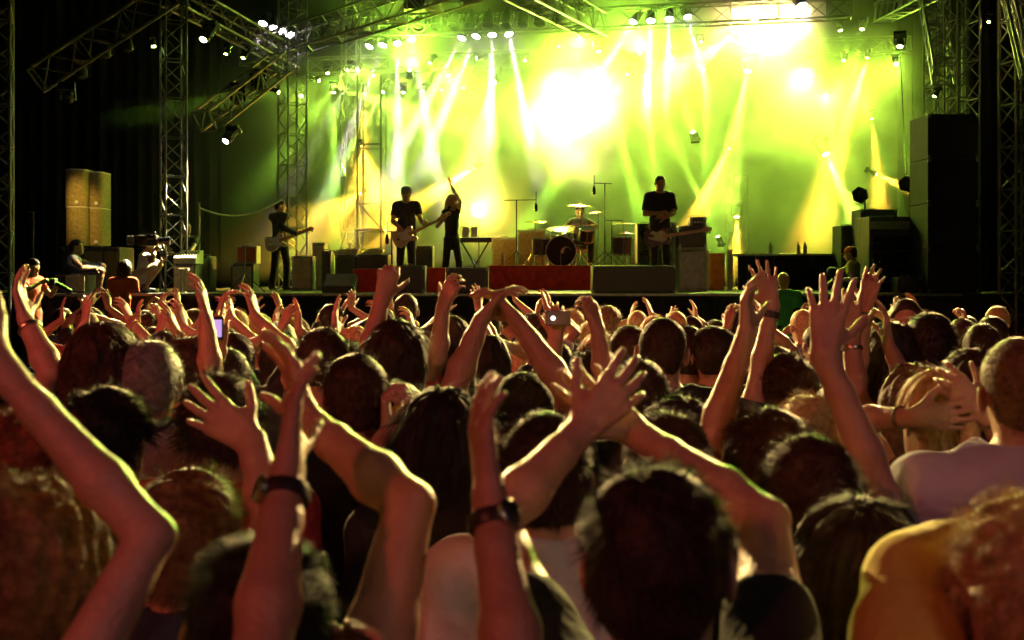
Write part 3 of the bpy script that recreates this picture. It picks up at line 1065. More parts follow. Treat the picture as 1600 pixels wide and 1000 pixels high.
# ------------------------------------------------------------------ stage lamps
def make_par(lensmat):
    e = empty('par_lamp', None, 'stage lamp')
    m = MB().lathe([(0.02, 0.26), (0.07, 0.25), (0.095, 0.16), (0.105, 0.0), (0.112, -0.01), (0.112, -0.03), (0.100, -0.03), (0.092, 0.0)], (0, 0, 0), (0, 0, 1), 18)
    m.build('lamp_can', M_BLACK, e, True)
    MB().lathe([(0.0, -0.004), (0.07, -0.010), (0.093, -0.002), (0.093, 0.004)], (0, 0, 0), (0, 0, 1), 18).build('lamp_glass', lensmat, e, True)
    y = MB()
    y.box((0.125, 0, 0.16), (0.012, 0.03, 0.24)).box((-0.125, 0, 0.16), (0.012, 0.03, 0.24)).box((0, 0, 0.285), (0.26, 0.03, 0.012)).tube((0, 0, 0.29), (0, 0, 0.36), 0.018)
    y.build('yoke', M_BLACK, e)
    return e


def make_moving(lensmat):
    e = empty('moving_head_lamp', None, 'stage lamp')
    m = MB().lathe([(0.05, 0.27), (0.10, 0.24), (0.125, 0.12), (0.12, 0.02), (0.10, -0.02), (0.088, -0.02)], (0, 0, 0), (0, 0, 1), 18)
    m.build('lamp_head', M_BLACK, e, True)
    MB().lathe([(0.0, -0.030), (0.06, -0.026), (0.088, -0.016), (0.088, 0.0)], (0, 0, 0), (0, 0, 1), 18).build('lamp_glass', lensmat, e, True)
    y = MB()
    y.box((0.155, 0, 0.20), (0.035, 0.09, 0.32), ch=0.01).box((-0.155, 0, 0.20), (0.035, 0.09, 0.32), ch=0.01).box((0, 0, 0.40), (0.36, 0.24, 0.11), ch=0.02)
    y.build('yoke', M_BLACKG, e)
    return e


PROTO = {}
LAMPN = [0]


def lamp(kind, px, py, Y, tgt, glass, label, group, power=0, ang=14, col=YG, soft=0.035, scale=1.0, blend=1.0):
    key = (kind, glass.name)
    if key not in PROTO:
        PROTO[key] = (make_par if kind == 'par' else make_moving)(glass)
        e = PROTO[key]
    else:
        e = copy_tree(PROTO[key])
    p = P(px, py, Y)
    e.location = p
    e.scale = (scale,) * 3
    d = (Vector(tgt) - p).normalized()
    e.rotation_euler = d.to_track_quat('-Z', 'Y').to_euler()
    tag(e, label, 'stage lamp', group)
    if power:
        spot('spot_beam', p + d * 0.06, tgt, col, power * POW, ang, blend, soft)
    LAMPN[0] += 1
    return e


GW, GG, GA = 'pinkish white lamps along the front beam', 'yellow green lamps over the stage', 'amber lamps on the stage'
ORD = ['first', 'second', 'third', 'fourth', 'fifth', 'sixth', 'seventh', 'eighth', 'ninth', 'tenth', 'eleventh', 'twelfth', 'thirteenth', 'fourteenth', 'fifteenth', 'sixteenth', 'seventeenth', 'eighteenth', 'nineteenth', 'twentieth']
PW = 1500
for grp, wh in ((((411, 36, -30), (428, 43, -10), (440, 48, 40), (453, 54, 60)), 'in the slanted row at upper left'),
                (((577, 72, -60), (598, 70, -40), (621, 67, 0), (643, 61, 20)), 'in the row above the capped guitarist'),
                (((722, 59, -60), (744, 56, -45), (769, 54, -2), (795, 53, 22)), 'in the row above the drummer\'s left'),
                (((990, 34, -70), (1017, 32, -6), (1046, 29, -4), (1074, 26, 30)), 'in the row right of the white glow')):
    for i, (x, y, dx) in enumerate(grp):
        Y = 28.7 - (x - 577) / 675 * 2.6 if x > 500 else 26
        t = P(x + dx * 2.2, y + 240, Y - 2.0)
        lamp('par', x, y, Y, t, E_WHITE, ORD[i] + ' pinkish white lamp ' + wh, GW, PW, 7, WH, scale=0.95)
lamp('par', 1252, 9, 26.0, P(1290, 110, 25.0), E_WHITE, 'single white lamp shining down beside the large white flare at the top', GW, 1500, 9, WH, scale=1.2)

GREEN = [  # px, py, Y, target dx, dy, power, angle, scale, label
    (318, 61, 20.5, -40, 70, 500, 22, 1.3, 'bright green lamp under the roof beam right of the front tower'),
    (240, 72, 20.2, 30, 160, 60, 14, 0.7, 'small green lamp just left of the front tower'),
    (353, 84, 23.0, -40, 140, 700, 9, 0.7, 'green lamp shining a long beam down onto the shorter slanted arm'),
    (380, 90, 24.0, -40, 90, 200, 16, 0.8, 'green lamp hanging between the two left towers'),
    (435, 144, 22.6, 80, 40, 700, 18, 0.6, 'green lamp clamped to the second tower shining to the right'),
    (498, 126, 27.5, 120, 40, 900, 22, 0.8, 'green lamp shining sideways right of the second tower'),
    (512, 114, 28.5, 4, 70, 250, 14, 0.8, 'small green lamp just above the sideways shining one'),
    (541, 108, 28.5, -30, 40, 600, 22, 1.0, 'bright green lamp aimed down left below the first white row'),
    (521, 144, 28.5, 2, 110, 1200, 14, 0.9, 'green lamp with a straight down beam left of the amber one'),
    (583, 118, 29.0, 14, 60, 300, 10, 0.6, 'tiny green lamp above the amber beam at back left'),
    (598, 143, 29.0, -60, 110, 1600, 18, 1.1, 'green lamp right of the amber beam aimed down left'),
    (630, 144, 29.2, 0, 90, 500, 14, 0.8, 'green lamp with a faint straight beam above the capped guitarist'),
    (660, 142, 29.2, -40, 80, 600, 12, 0.8, 'green lamp with a thin beam aimed down left above the capped guitarist'),
    (690, 140, 29.2, -10, 90, 200, 14, 0.5, 'faint green lamp at the dark edge of the smoke'),
    (672, 98, 29.0, -60, 100, 900, 14, 0.8, 'green lamp above the raised hand of the singer'),
    (724, 138, 29.0, -6, -90, 400, 12, 0.7, 'green lamp at the left edge of the bright smoke'),
    (745, 91, 28.6, -160, 26, 2200, 10, 0.9, 'lamp throwing a flat bright beam to the left below the white row'),
    (820, 94, 28.6, -30, 60, 600, 12, 0.7, 'green lamp left of the large white glow'),
    (873, 72, 29.0, 0, 90, 400, 14, 0.6, 'small green lamp directly above the large white glow'),
    (935, 80, 29.0, 20, 80, 1500, 12, 0.9, 'green lamp above the right half of the large white glow'),
    (980, 116, 29.2, -60, 90, 1500, 16, 0.7, 'green lamp just right of the large white glow'),
    (1008, 117, 29.2, 8, 80, 600, 14, 0.6, 'green lamp between the white glow and the middle white row'),
    (1095, 65, 29.0, 10, 110, 700, 14, 0.7, 'green lamp below the last lamp of the middle white row'),
    (1100, 108, 29.2, 2, 120, 700, 14, 0.6, 'small green lamp lower right of the middle white row'),
    (1313, 47, 28.0, 40, 120, 1500, 8, 0.9, 'left one of two green lamps side by side at upper right'),
    (1347, 45, 28.0, -20, 120, 1500, 8, 1.0, 'right one of two green lamps side by side at upper right'),
    (1318, 94, 28.5, -20, 120, 1400, 12, 0.8, 'green lamp below the pair at upper right'),
    (1406, 72, 26.0, -2, 90, 2600, 24, 1.2, 'large green lamp with a wide glow at the right end of the rear beam'),
    (1122, 370, 27.0, -70, -150, 1500, 12, 0.8, 'green floor lamp shining up behind the bass amplifier'),
    (1460, 150, 20.2, -124, 250, 260, 22, 0.6, 'small lamp on the ladder-like arm at right'),
    (1545, 34, 20.4, -10, 90, 30, 14, 0.5, 'small lamp at the top of the dark right drape'),
    (1083, 207, 27.0, -20, -60, 400, 14, 0.9, 'lone lamp hanging in the smoke right of the drummer'),
]
for x, y, Y, dx, dy, pw, an, scl, lb in GREEN:
    lamp('moving', x, y, Y, P(x + dx, y + dy, Y - 0.6), E_GREEN, lb, GG, pw * 2.4, an * 0.5, GR if x < 700 else YG, scale=scl * 0.62)
AMBER = [
    (568, 146, 29.0, -4, 100, 1500, 20, 0.9, 'amber lamp with a straight down beam at back left'),
    (566, 228, 27.8, 10, 60, 500, 50, 0.6, 'upper amber lamp on the tube scaffold at back left'),
    (563, 302, 27.8, -40, 30, 350, 50, 0.6, 'lower amber lamp on the tube scaffold at back left'),
    (741, 262, 28.0, -110, 70, 2600, 22, 0.7, 'amber lamp on a pole shining down left behind the singer'),
    (1139, 232, 28.3, -60, 120, 2600, 16, 0.7, 'amber lamp on a short tower shining down left behind the bass player'),
    (1355, 90, 28.6, -50, 160, 4200, 15, 0.8, 'upper amber lamp at right shining down left'),
    (1362, 185, 28.6, 12, 120, 2400, 16, 0.7, 'middle amber lamp at right shining straight down'),
    (1369, 272, 27.6, 110, 50, 2200, 22, 0.9, 'lower amber lamp at right shining to the right'),
    (1151, 338, 27.9, 0, 110, 900, 26, 1.2, 'bright yellow lamp low on the short lattice tower'),
]
for x, y, Y, dx, dy, pw, an, scl, lb in AMBER:
    lamp('moving', x, y, Y, P(x + dx, y + dy, Y - 0.6), E_AMBER, lb, GA, pw, an, AM, scale=scl * 0.62)
# small moving heads below the slanted arms; the left one warms the loudspeaker stack
lamp('moving', 107, 157, 19.1, P(128, 320, 20.9), E_WHITE, 'lamp hanging under the low end of the long slanted arm', 'lamps under the slanted arms', 20, 26, (1, 0.62, 0.15), scale=0.7)
lamp('moving', 353, 220, 20.7, P(210, 420, 19.0), E_WHITE, 'lamp hanging under the low end of the shorter slanted arm', 'lamps under the slanted arms', 560, 52, (1, 0.85, 0.45), scale=0.7)
# strong audience lights that burn out the smoke
BIG = [(868, 132, 29.6, 1.0, -1.0, 'blinding lamp in the left half of the large white glow'), (905, 175, 29.6, -0.6, 0.5, 'blinding lamp low in the middle of the large white glow'),
       (932, 125, 29.6, 0.2, 1.5, 'blinding lamp in the right half of the large white glow'), (1180, 30, 29.3, 1.0, 0.5, 'left lamp inside the white flare at the top'),
       (1216, 62, 29.3, 2.2, -0.2, 'lowest lamp inside the white flare at the top'), (1240, 24, 29.3, -1.2, 1.2, 'right lamp inside the white flare at the top'),
       (1262, 116, 29.6, -3.0, -0.8, 'blinding lamp in the small white glow right of the top flare')]
for bi, (x, y, Y, tx, tz, lb) in enumerate(BIG):
    lamp('moving', x, y, Y, (tx, 8, 1.4 + tz), E_GREEN, lb, 'blinding lamps aimed at the audience', BIGP / POW * (1.8 if bi % 2 else 1) * (0.55 if 2 < bi < 6 else 1), 46, CREAM if bi % 2 else YY, scale=1.0, soft=0.14, blend=0.8)
for x, y, Y, dx, dy, pw, an, lb in [(770, 128, 29.0, -10, 60, 1300, 22, 'bright lamp in the left lobe of the white smoke'), (1168, 110, 28.8, -30, 160, 1600, 17, 'lamp throwing a broad white beam down behind the bass player'),
                                    (1290, 240, 29.0, 50, 110, 1300, 18, 'lamp lighting the smoke behind the equipment rack at right'), (1140, 60, 28.8, -60, 40, 800, 26, 'lamp left of the white flare at the top')]:
    lamp('moving', x, y, Y, P(x + dx, y + dy, Y - 1.0), E_GREEN, lb, GG, pw, an, YY, scale=1.0)
for x, y, Y, pw, lb in [(700, 118, 29.4, 330, 'green wash lamp over the singer at the rear beam'), (905, 60, 29.2, 380, 'green wash lamp over the drum kit at the rear beam'), (1050, 92, 29.4, 420, 'green wash lamp over the bass player at the rear beam'),
                        (1290, 150, 29.2, 380, 'green wash lamp over the right rear of the stage'), (1400, 100, 28.6, 200, 'green wash lamp near the right end of the rear beam'), (560, 110, 29.0, 190, 'green wash lamp above the tube scaffold'), (470, 150, 28.0, 60, 'weak green wash lamp over the suited guitarist')]:  # wash lamps added to fill the smoke with even light between the beams
    lamp('moving', x, y, Y, P(x + 20, 330, Y - 4.5), E_GREEN, lb, GG, pw * 0.25, 165, YW, scale=0.55, blend=1.0, soft=0.15)
for nm, p_, t_, pw in (('left', P(318, 61, 20.3), (0.6, 2.6, 1.3), 22000), ('right', P(1545, 36, 20.2), (-0.2, 2.6, 1.3), 24000)):
    spot('audience_beam', p_, t_, CREAM, pw, 44, 0.7, 0.1)  # cream beams added at two lamps to brighten the rims of the crowd
for x, y, Y, tx, ty, pw, lb in [(640, 110, 28.5, 640, -120, 160, 'lamp tilted up at the roof above the capped guitarist'), (1000, 84, 28.5, 960, -120, 160, 'lamp tilted up at the roof above the drum kit')]:  # two lamps added to brighten the roof sheet and the haze below it
    lamp('moving', x, y, Y, P(tx, ty, Y - 3), E_GREEN, lb, GG, pw, 110, YG, scale=0.5, blend=0.9)
# row of dark unlit cans on the beam
for i in range(15):
    x = 492 + i * 27
    lamp('par', x, 47 - i * 0.9, 28.4 - i * 0.09, P(x - 15 + 8 * math.sin(i * 2.1), 160, 26.5), M_BLACKG, 'unlit black lamp can, ' + ORD[i] + ' from left on the front beam', 'unlit lamp cans on the front beam', scale=1.25)
for i, (x, y, Y) in enumerate([(128, 120, 19.3), (165, 88, 19.6), (200, 78, 19.9), (372, 160, 21.3), (405, 138, 21.8)]):
    lamp('moving', x, y, Y, P(x + 10, y + 120, Y - 0.4), M_BLACKG, ['unlit lamp nearest the low end of the long slanted arm', 'unlit lamp hanging under the middle of the long slanted arm', 'unlit lamp hanging under the long arm near the tower',
         'unlit lamp under the low half of the shorter slanted arm', 'unlit lamp under the upper half of the shorter slanted arm'][i], 'unlit lamps under the slanted arms', scale=0.75)

# ------------------------------------------------------------------ smoke drifting over the stage
def smoke_material():
    m = bpy.data.materials.new('stage smoke')
    m.use_nodes = True
    nt = m.node_tree
    nt.nodes.remove(nt.nodes['Principled BSDF'])
    v = nt.nodes.new('ShaderNodeVolumePrincipled')
    v.inputs['Color'].default_value = (0.93, 0.93, 0.93, 1)
    v.inputs['Anisotropy'].default_value = 0.35
    nt.links.new(v.outputs[0], nt.nodes['Material Output'].inputs['Volume'])
    tc = nt.nodes.new('ShaderNodeTexCoord')

    def math_(op, a, b=None, c=None):
        n = nt.nodes.new('ShaderNodeMath')
        n.operation = op
        for i, q in enumerate((a, b, c)):
            if q is None:
                continue
            if isinstance(q, (int, float)):
                n.inputs[i].default_value = q
            else:
                nt.links.new(q, n.inputs[i])
        return n.outputs[0]
    nz = nt.nodes.new('ShaderNodeTexNoise')
    nz.inputs['Scale'].default_value = 0.8
    nz.inputs['Detail'].default_value = 6
    nz.inputs['Distortion'].default_value = 0.6
    nt.links.new(tc.outputs['Object'], nz.inputs['Vector'])
    mr = nt.nodes.new('ShaderNodeMapRange')
    mr.inputs[1].default_value = 0.44
    mr.inputs[2].default_value = 0.70
    mr.inputs[3].default_value = 0.03
    mr.inputs[4].default_value = 1.0
    nt.links.new(nz.outputs['Fac'], mr.inputs[0])
    sx = nt.nodes.new('ShaderNodeSeparateXYZ')
    nt.links.new(tc.outputs['Object'], sx.inputs[0])
    X, Y, Z = sx.outputs

    def blob(cx, cz, rx, rz, amp):
        a = math_('POWER', math_('DIVIDE', math_('SUBTRACT', X, cx), rx), 2)
        b = math_('POWER', math_('DIVIDE', math_('SUBTRACT', Z, cz), rz), 2)
        e = math_('POWER', 2.718, math_('MULTIPLY', math_('ADD', a, b), -1))
        return math_('MULTIPLY', e, amp)
    tot = None
    for q in BLOBS:
        o = blob(*q)
        tot = o if tot is None else math_('ADD', tot, o)
    dens = math_('ADD', math_('MULTIPLY', mr.outputs[0], tot), BASEDENS)
    for q in PUFFS:
        dens = math_('ADD', dens, blob(*q))
    # fade out at the faces of the box so that no edge shows

    def edge(c, lo, hi, wd):
        a = nt.nodes.new('ShaderNodeMapRange')
        a.inputs[1].default_value = lo
        a.inputs[2].default_value = lo + wd
        nt.links.new(c, a.inputs[0])
        b = nt.nodes.new('ShaderNodeMapRange')
        b.inputs[1].default_value = hi
        b.inputs[2].default_value = hi - wd
        nt.links.new(c, b.inputs[0])
        return math_('MULTIPLY', a.outputs[0], b.outputs[0])
    f = math_('MULTIPLY', math_('MULTIPLY', edge(X, SB[0], SB[1], 1.6), edge(Y, SB[2], SB[3], 1.0)), edge(Z, SB[4], SB[5], 0.5))
    nt.links.new(math_('MULTIPLY', dens, f), v.inputs['Density'])
    return m


SB = (-8.8, 9.5, 25.6, 31.5, SZ + 0.1, 10.3)
# x, z of the clouds over the stage, radii, density
BLOBS = [(1.5, 5.8, 2.2, 1.9, 0.26), (0.0, 4.6, 1.7, 1.5, 0.22), (6.0, 7.0, 2.0, 1.8, 0.26), (-2.4, 4.3, 1.6, 1.6, 0.22), (3.6, 4.6, 1.4, 2.0, 0.16), (7.4, 4.0, 1.1, 1.8, 0.24), (-1.4, 3.0, 2.6, 0.9, 0.16), (2.6, 4.4, 4.4, 2.8, 0.2), (8.2, 5.5, 1.4, 2.5, 0.10)]
PUFFS = [(-0.72, 3.3, 0.8, 0.7, 0.16), (6.9, 3.2, 1.0, 1.2, 0.05)]
BASEDENS = 0.032
m = MB().box(((SB[0] + SB[1]) / 2, (SB[2] + SB[3]) / 2, (SB[4] + SB[5]) / 2), (SB[1] - SB[0], SB[3] - SB[2], SB[5] - SB[4]))
o = m.build('smoke', smoke_material())
tag(o, 'drifting yellow green lit smoke filling the air above the stage', 'smoke', None, 'stuff')
# ------------------------------------------------------------------ gear on the stage
def at(px, Y, z=SZ):
    return Vector((P(px, 0, Y).x, Y, z))


def pxw(n, Y):
    return n * Y / F


def zat(py, Y):
    return CZ - (py - HY) * Y / F


def cabinet(name, label, x0, x1, ytop, Y, depth=0.45, z0=SZ, body=M_CASE, front=M_GRILLE, cat='loudspeaker', group=None, cones=0, handle=True, corners=True, inset=0.86, ry=0.0):
    """box with front grille, corner caps and side handles; front face at distance Y."""
    a, b_ = at(x0, Y), at(x1, Y)
    wd = (b_ - a).x
    h = zat(ytop, Y) - z0
    c = Vector(((a.x + b_.x) / 2, Y + depth / 2, z0))
    e = empty(name, label, cat, c, group)
    part(MB().box(c + Vector((0, 0, h / 2)), (wd, depth, h), ch=0.012), 'case_body', body, e)
    if front:
        part(MB().box((c.x, Y - 0.004, z0 + h / 2), (wd * inset, 0.02, h * inset), ch=0.004), 'front_panel', front, e)
    if cones:
        for i in range(cones):
            r = min(wd * 0.38, h * 0.42 / cones)
            m = MB().lathe([(r, 0.0), (r, 0.012), (r * 0.9, 0.014), (r * 0.8, 0.008), (r * 0.3, -0.002), (r * 0.28, 0.012), (0.0, 0.018)], (c.x, Y - 0.014, z0 + h * (i + 0.5) / cones), (0, -1, 0), 20)
            part(m, 'speaker_cone', M_BLACKG, e, True)
    if corners:
        for sx in (-1, 1):
            for z in (0.025, h - 0.025):
                part(MB().box((c.x + sx * (wd / 2 - 0.018), Y - 0.001, z0 + z), (0.05, 0.02, 0.056), ch=0.006), 'corner_cap', M_STEEL, e)
    if handle:
        m = MB()
        m.tube((c.x - 0.07, Y + depth / 2, z0 + h + 0.025), (c.x + 0.07, Y + depth / 2, z0 + h + 0.025), 0.009)
        m.tube((c.x - 0.07, Y + depth / 2, z0 + h - 0.004), (c.x - 0.07, Y + depth / 2, z0 + h + 0.025), 0.008)
        m.tube((c.x + 0.07, Y + depth / 2, z0 + h - 0.004), (c.x + 0.07, Y + depth / 2, z0 + h + 0.025), 0.008)
        part(m, 'carry_handle', M_STEEL, e)
    return e


# low boxes along the stage front
G_BOX = 'low boxes along the stage front'
def wedge(x0, x1, Y, h, label, tilt=0.55, top=M_GRILLE):
    a, b_ = at(x0, Y), at(x1, Y)
    wd = (b_ - a).x
    c = Vector(((a.x + b_.x) / 2, Y, SZ))
    e = empty('monitor_wedge', label, 'loudspeaker', c, 'monitor wedges facing the band')
    pr = [(0, 0), (0.52, 0), (0.52, h * 0.55), (0.42, h), (0.10, h * 0.30), (0, 0.10)]
    part(MB().prism(pr, c, (0, 1, 0), (0, 0, 1), wd), 'wedge_body', M_CASE, e)
    d = Vector((0, 0.32, h * 0.70)).normalized()
    nn = Vector((0, -d.z, d.y))
    p0 = c + Vector((0, 0.10, h * 0.30)) + nn * 0.006
    m = MB()
    L_ = math.hypot(0.32, h * 0.7)
    hw = wd * 0.46
    q = [p0 + d * 0.02 + Vector((-hw, 0, 0)), p0 + d * 0.02 + Vector((hw, 0, 0)), p0 + d * (L_ - 0.02) + Vector((hw, 0, 0)), p0 + d * (L_ - 0.02) + Vector((-hw, 0, 0))]
    m.add(q + [t + nn * 0.012 for t in q], [(3, 2, 1, 0), (4, 5, 6, 7), (0, 1, 5, 4), (1, 2, 6, 5), (2, 3, 7, 6), (3, 0, 4, 7)])
    part(m, 'grille', top, e)
    return e


wedge(503, 553, 19.5, 0.30, 'wedge monitor with sloping top coloured pale as if lit in front of the left red box', top=M_GREYCASE)  # light falling on the top is put into its paler grey
cabinet('red_box', 'red cloth covered box left of the capped guitarist', 552, 606, 420, 20.2, 0.7, body=M_RED, front=None, cat='box', group=G_BOX, corners=False, handle=False)
cabinet('monitor_speaker', 'black monitor box hiding the capped guitarist\'s feet', 606, 664, 415, 19.6, 0.5, cones=0)
cabinet('red_box', 'small red cloth box between the two black monitor boxes', 667, 696, 418, 20.2, 0.7, body=M_RED, front=None, cat='box', group=G_BOX, corners=False, handle=False)
cabinet('monitor_speaker', 'black monitor box in front of the singer', 697, 763, 418, 19.6, 0.5)
cabinet('monitor_speaker', 'wide black box in front of the bass player', 926, 1056, 415, 19.5, 0.55, inset=0.95)
# drum riser covered with red cloth
rx0, rx1, RY = P(764, 0, 23.3).x, P(1062, 0, 23.3).x, 23.3
RZ = zat(416, RY)
e = empty('drum_riser', 'low drum platform with a bright red cloth front', 'platform', ((rx0 + rx1) / 2, RY, SZ))
part(MB().box(((rx0 + rx1) / 2, RY + 2.0, (SZ + RZ) / 2), (rx1 - rx0, 4.0, RZ - SZ - 0.01)), 'platform_frame', M_BLACK, e)
part(MB().box(((rx0 + rx1) / 2, RY + 1.99, RZ + 0.004), (rx1 - rx0 + 0.06, 4.08, 0.02), ch=0.006), 'carpet', M_RED, e)
part(MB().box((P(846, 0, RY).x, RY - 0.03, (SZ + RZ) / 2), (pxw(164, RY), 0.025, RZ - SZ - 0.02), ch=0.005), 'front_cloth', M_RED, e)


# drums
def drum(name, label, c, r, dp, axis, shell=M_BLACK, head=M_CLOTHBLK, legs=0, group='drums of the kit', mark=False):
    c = Vector(c)
    ax = Vector(axis).normalized()
    e = empty(name, label, 'drum', c, group)
    part(MB().lathe([(r, -dp / 2), (r, dp / 2)], c, ax, 32), 'shell', shell, e, True)
    part(MB().lathe([(0.0, dp / 2 + 0.012), (r * 0.97, dp / 2 + 0.006), (r * 0.97, dp / 2 - 0.01)], c, ax, 32), 'drumhead', head, e, True)
    for s in (-1, 1):
        m = MB().lathe([(r + 0.001, s * (dp / 2) - 0.012), (r + 0.012, s * (dp / 2) - 0.012), (r + 0.012, s * (dp / 2) + 0.014), (r + 0.001, s * (dp / 2) + 0.014)], c, ax, 32, False)
        part(m, 'hoop', M_CHROME, e, True)
    u = ax.orthogonal().normalized()
    t = ax.cross(u)
    m = MB()
    for i in range(8):
        g = 2 * math.pi * i / 8
        o = (u * math.cos(g) + t * math.sin(g)) * (r + 0.008)
        m.tube(c + o - ax * dp * 0.42, c + o + ax * dp * 0.42, 0.006)
    part(m, 'tension_rod', M_CHROME, e)
    if legs:
        for i in range(legs):
            g = 2 * math.pi * (i + 0.3) / legs
            o = Vector((math.cos(g), math.sin(g), 0)) * (r + 0.01)
            part(MB().tube(c + o + Vector((0, 0, dp * 0.2)), Vector((c.x + o.x, c.y + o.y, RZ + 0.012)), 0.009), 'leg', M_CHROME, e)
    if mark:
        pts = [(0.11 * math.cos(a), 0.11 * math.sin(a)) for a in [i * 0.28 + 0.4 for i in range(12)]] + [(0.075 * math.cos(a) + 0.03, 0.075 * math.sin(a) + 0.02) for a in [i * 0.28 + 0.4 for i in range(11, -1, -1)]]
        part(MB().prism(pts, c + ax * (dp / 2 + 0.016) + Vector((0.10, 0, -0.02)), (1, 0, 0), (0, 0, 1), 0.006), 'printed_mark', M_CREAM, e)
    return e


KY = 24.4
drum('bass_drum', 'large black bass drum with a pale curved mark on its front', (P(876, 0, KY).x, KY, RZ + 0.30), 0.29, 0.42, (0, -1, 0), legs=0, mark=True)
drum('tom_drum', 'black rack tom above the right of the bass drum', (P(916, 0, KY + .3).x, KY + 0.3, zat(366, KY)), 0.16, 0.24, (0.1, -0.35, 1), legs=0)
drum('tom_drum', 'black rack tom above the left of the bass drum', (P(872, 0, KY + .3).x, KY + 0.3, zat(372, KY)), 0.15, 0.22, (-0.1, -0.35, 1), legs=0)
drum('floor_tom', 'floor tom on three legs right of the drummer', (P(972, 0, KY).x, KY, RZ + 0.40), 0.20, 0.34, (0, 0, 1), legs=3)
drum('floor_tom', 'floor tom on three legs left of the bass drum', (P(846, 0, KY).x, KY, RZ + 0.38), 0.19, 0.34, (0, 0, 1), legs=3)
drum('snare_drum', 'shallow snare drum just behind the bass drum', (P(893, 0, KY + .55).x, KY + 0.62, RZ + 0.60), 0.17, 0.13, (0, 0, 1), shell=M_CHROME, head=M_WHITE, legs=3)


def stand(name, label, x, y, z, zb, boom=None, cat='stand', group=None, m_=M_STEEL, spread=0.28, r=0.011):
    e = empty(name, label, cat, (x, y, zb), group)
    part(MB().tube((x, y, zb + 0.03), (x, y, z), r, n=8), 'pole', m_, e, True)
    for i in range(3):
        g = 2 * math.pi * i / 3 + 0.5
        part(MB().tube((x, y, zb + 0.30), (x + spread * math.cos(g), y + spread * math.sin(g), zb + 0.012), 0.009), 'leg', m_, e)
    return e


def cymbal(label, px, py, Y, r, tilt=(0, -0.12)):
    x, z = P(px, py, Y).x, zat(py, Y)
    e = stand('cymbal_stand', label, x, Y, z + 0.03, RZ + 0.012, cat='cymbal', group='cymbals of the drum kit')
    ax = Vector((tilt[0], tilt[1], 1))
    part(MB().lathe([(0.0, 0.030), (0.04, 0.028), (0.055, 0.012), (r * 0.7, 0.003), (r, -0.008), (r, -0.011), (r * 0.6, -0.002), (0.05, 0.002)], (x, Y, z), ax, 36), 'cymbal_disc', M_BRASS, e, True)
    return e


cymbal('high cymbal nearly hiding the drummer\'s head', 907, 321, 25.0, 0.24, (0.02, -0.10))
cymbal('cymbal at shoulder height right of the drummer', 935, 332, 25.0, 0.22, (-0.03, -0.05))
cymbal('cymbal left of the drummer over the floor tom', 836, 346, 24.6, 0.23)
cymbal('low wide cymbal above the bass drum', 876, 357, 24.2, 0.27, (0.0, -0.22))
cymbal('cymbal right of the kit over the floor tom', 974, 349, 24.6, 0.22, (0.0, -0.06))
cymbal('small low cymbal at the right of the kit', 978, 364, 24.3, 0.17, (0.0, -0.06))


def micstand(label, px, py, Y, arm, zb, drop=0.28, mic=True):
    x, z = P(px, py, Y).x, zat(py, Y)
    e = stand('microphone_stand', label, x, Y, z, zb, cat='microphone stand', group='microphone stands', m_=M_BLACK, r=0.013, spread=0.34)
    a, b_ = Vector((x - arm * 0.65, Y, z)), Vector((x + arm, Y, z + 0.01))
    part(MB().tube(a, b_, 0.009), 'boom', M_BLACK, e)
    if mic:
        m = MB()
        m.tube(b_ + Vector((0, 0, 0.16)), b_ - Vector((0, 0, drop * 0.3)), 0.008).lathe([(0.016, 0), (0.024, 0.03), (0.034, 0.08), (0.034, 0.14), (0.02, 0.17), (0.0, 0.175)], b_ - Vector((0, 0, drop * 0.2)), (0, 0, -1), 14)
        part(m, 'microphone', M_BLACKG, e, True)
    return e


micstand('tall boom stand left of the drum kit with hanging microphone', 807, 313, 24.0, 0.38, RZ)
micstand('tallest boom stand right of the drummer with hanging microphone', 945, 287, 24.2, -0.21, RZ)
micstand('short microphone stand aimed at the cymbals at right', 956, 345, 24.0, 0.22, RZ, mic=False)
micstand('microphone stand left of the capped guitarist', 612, 362, 21.2, -0.08, SZ)
micstand('microphone stand at the far left of the stage', 52, 331, 20.2, -0.12, SZ, mic=False)
micstand('dark microphone stand in front of the orange amplifier', 382, 385, 20.0, 0.06, SZ, mic=False)

# guitar amplifiers and cabinets behind the band
G_AMP = 'amplifier cabinets behind the band'
cabinet('amplifier', 'grey green amplifier cabinet left of the drums', 768, 808, 371, 26.4, 0.4, z0=RZ, body=M_GREYCASE, front=M_TAN, cat='amplifier', group=G_AMP)
cabinet('amplifier', 'taller grey green amplifier cabinet beside the boom stand', 809, 852, 359, 26.5, 0.4, z0=RZ, body=M_GREYCASE, front=M_TAN, cat='amplifier', group=G_AMP)
cabinet('amplifier', 'black amplifier cabinet left behind the bass player', 996, 1022, 349, 21.6, 0.45, z0=RZ, cat='amplifier', group=G_AMP, cones=2)
cabinet('amplifier', 'black amplifier cabinet behind the bass player\'s right leg', 1024, 1056, 347, 21.6, 0.45, z0=RZ, cat='amplifier', group=G_AMP, cones=2)
cabinet('cabinet', 'grey cabinet on the stage right of the bass player', 1061, 1104, 386, 21.0, 0.5, body=M_GREYCASE, front=M_STEEL, cat='cabinet', group=None)
cabinet('amplifier', 'black amplifier standing on the grey cabinet', 1061, 1104, 353, 21.02, 0.45, z0=zat(386, 21.0) + 0.002, cat='amplifier', group=G_AMP)
e = cabinet('amplifier', 'small amplifier head with white knobs topmost on the cabinet', 1078, 1103, 339, 21.05, 0.3, z0=zat(353, 21.02) + 0.002, front=None, cat='amplifier', group=G_AMP)
m = MB()
for i in range(5):
    m.lathe([(0.014, 0), (0.013, 0.02), (0, 0.022)], (P(1082 + i * 4.5, 0, 21).x, 21.05, zat(347, 21)), (0, -1, 0), 10)
part(m, 'knob', M_WHITE, e)
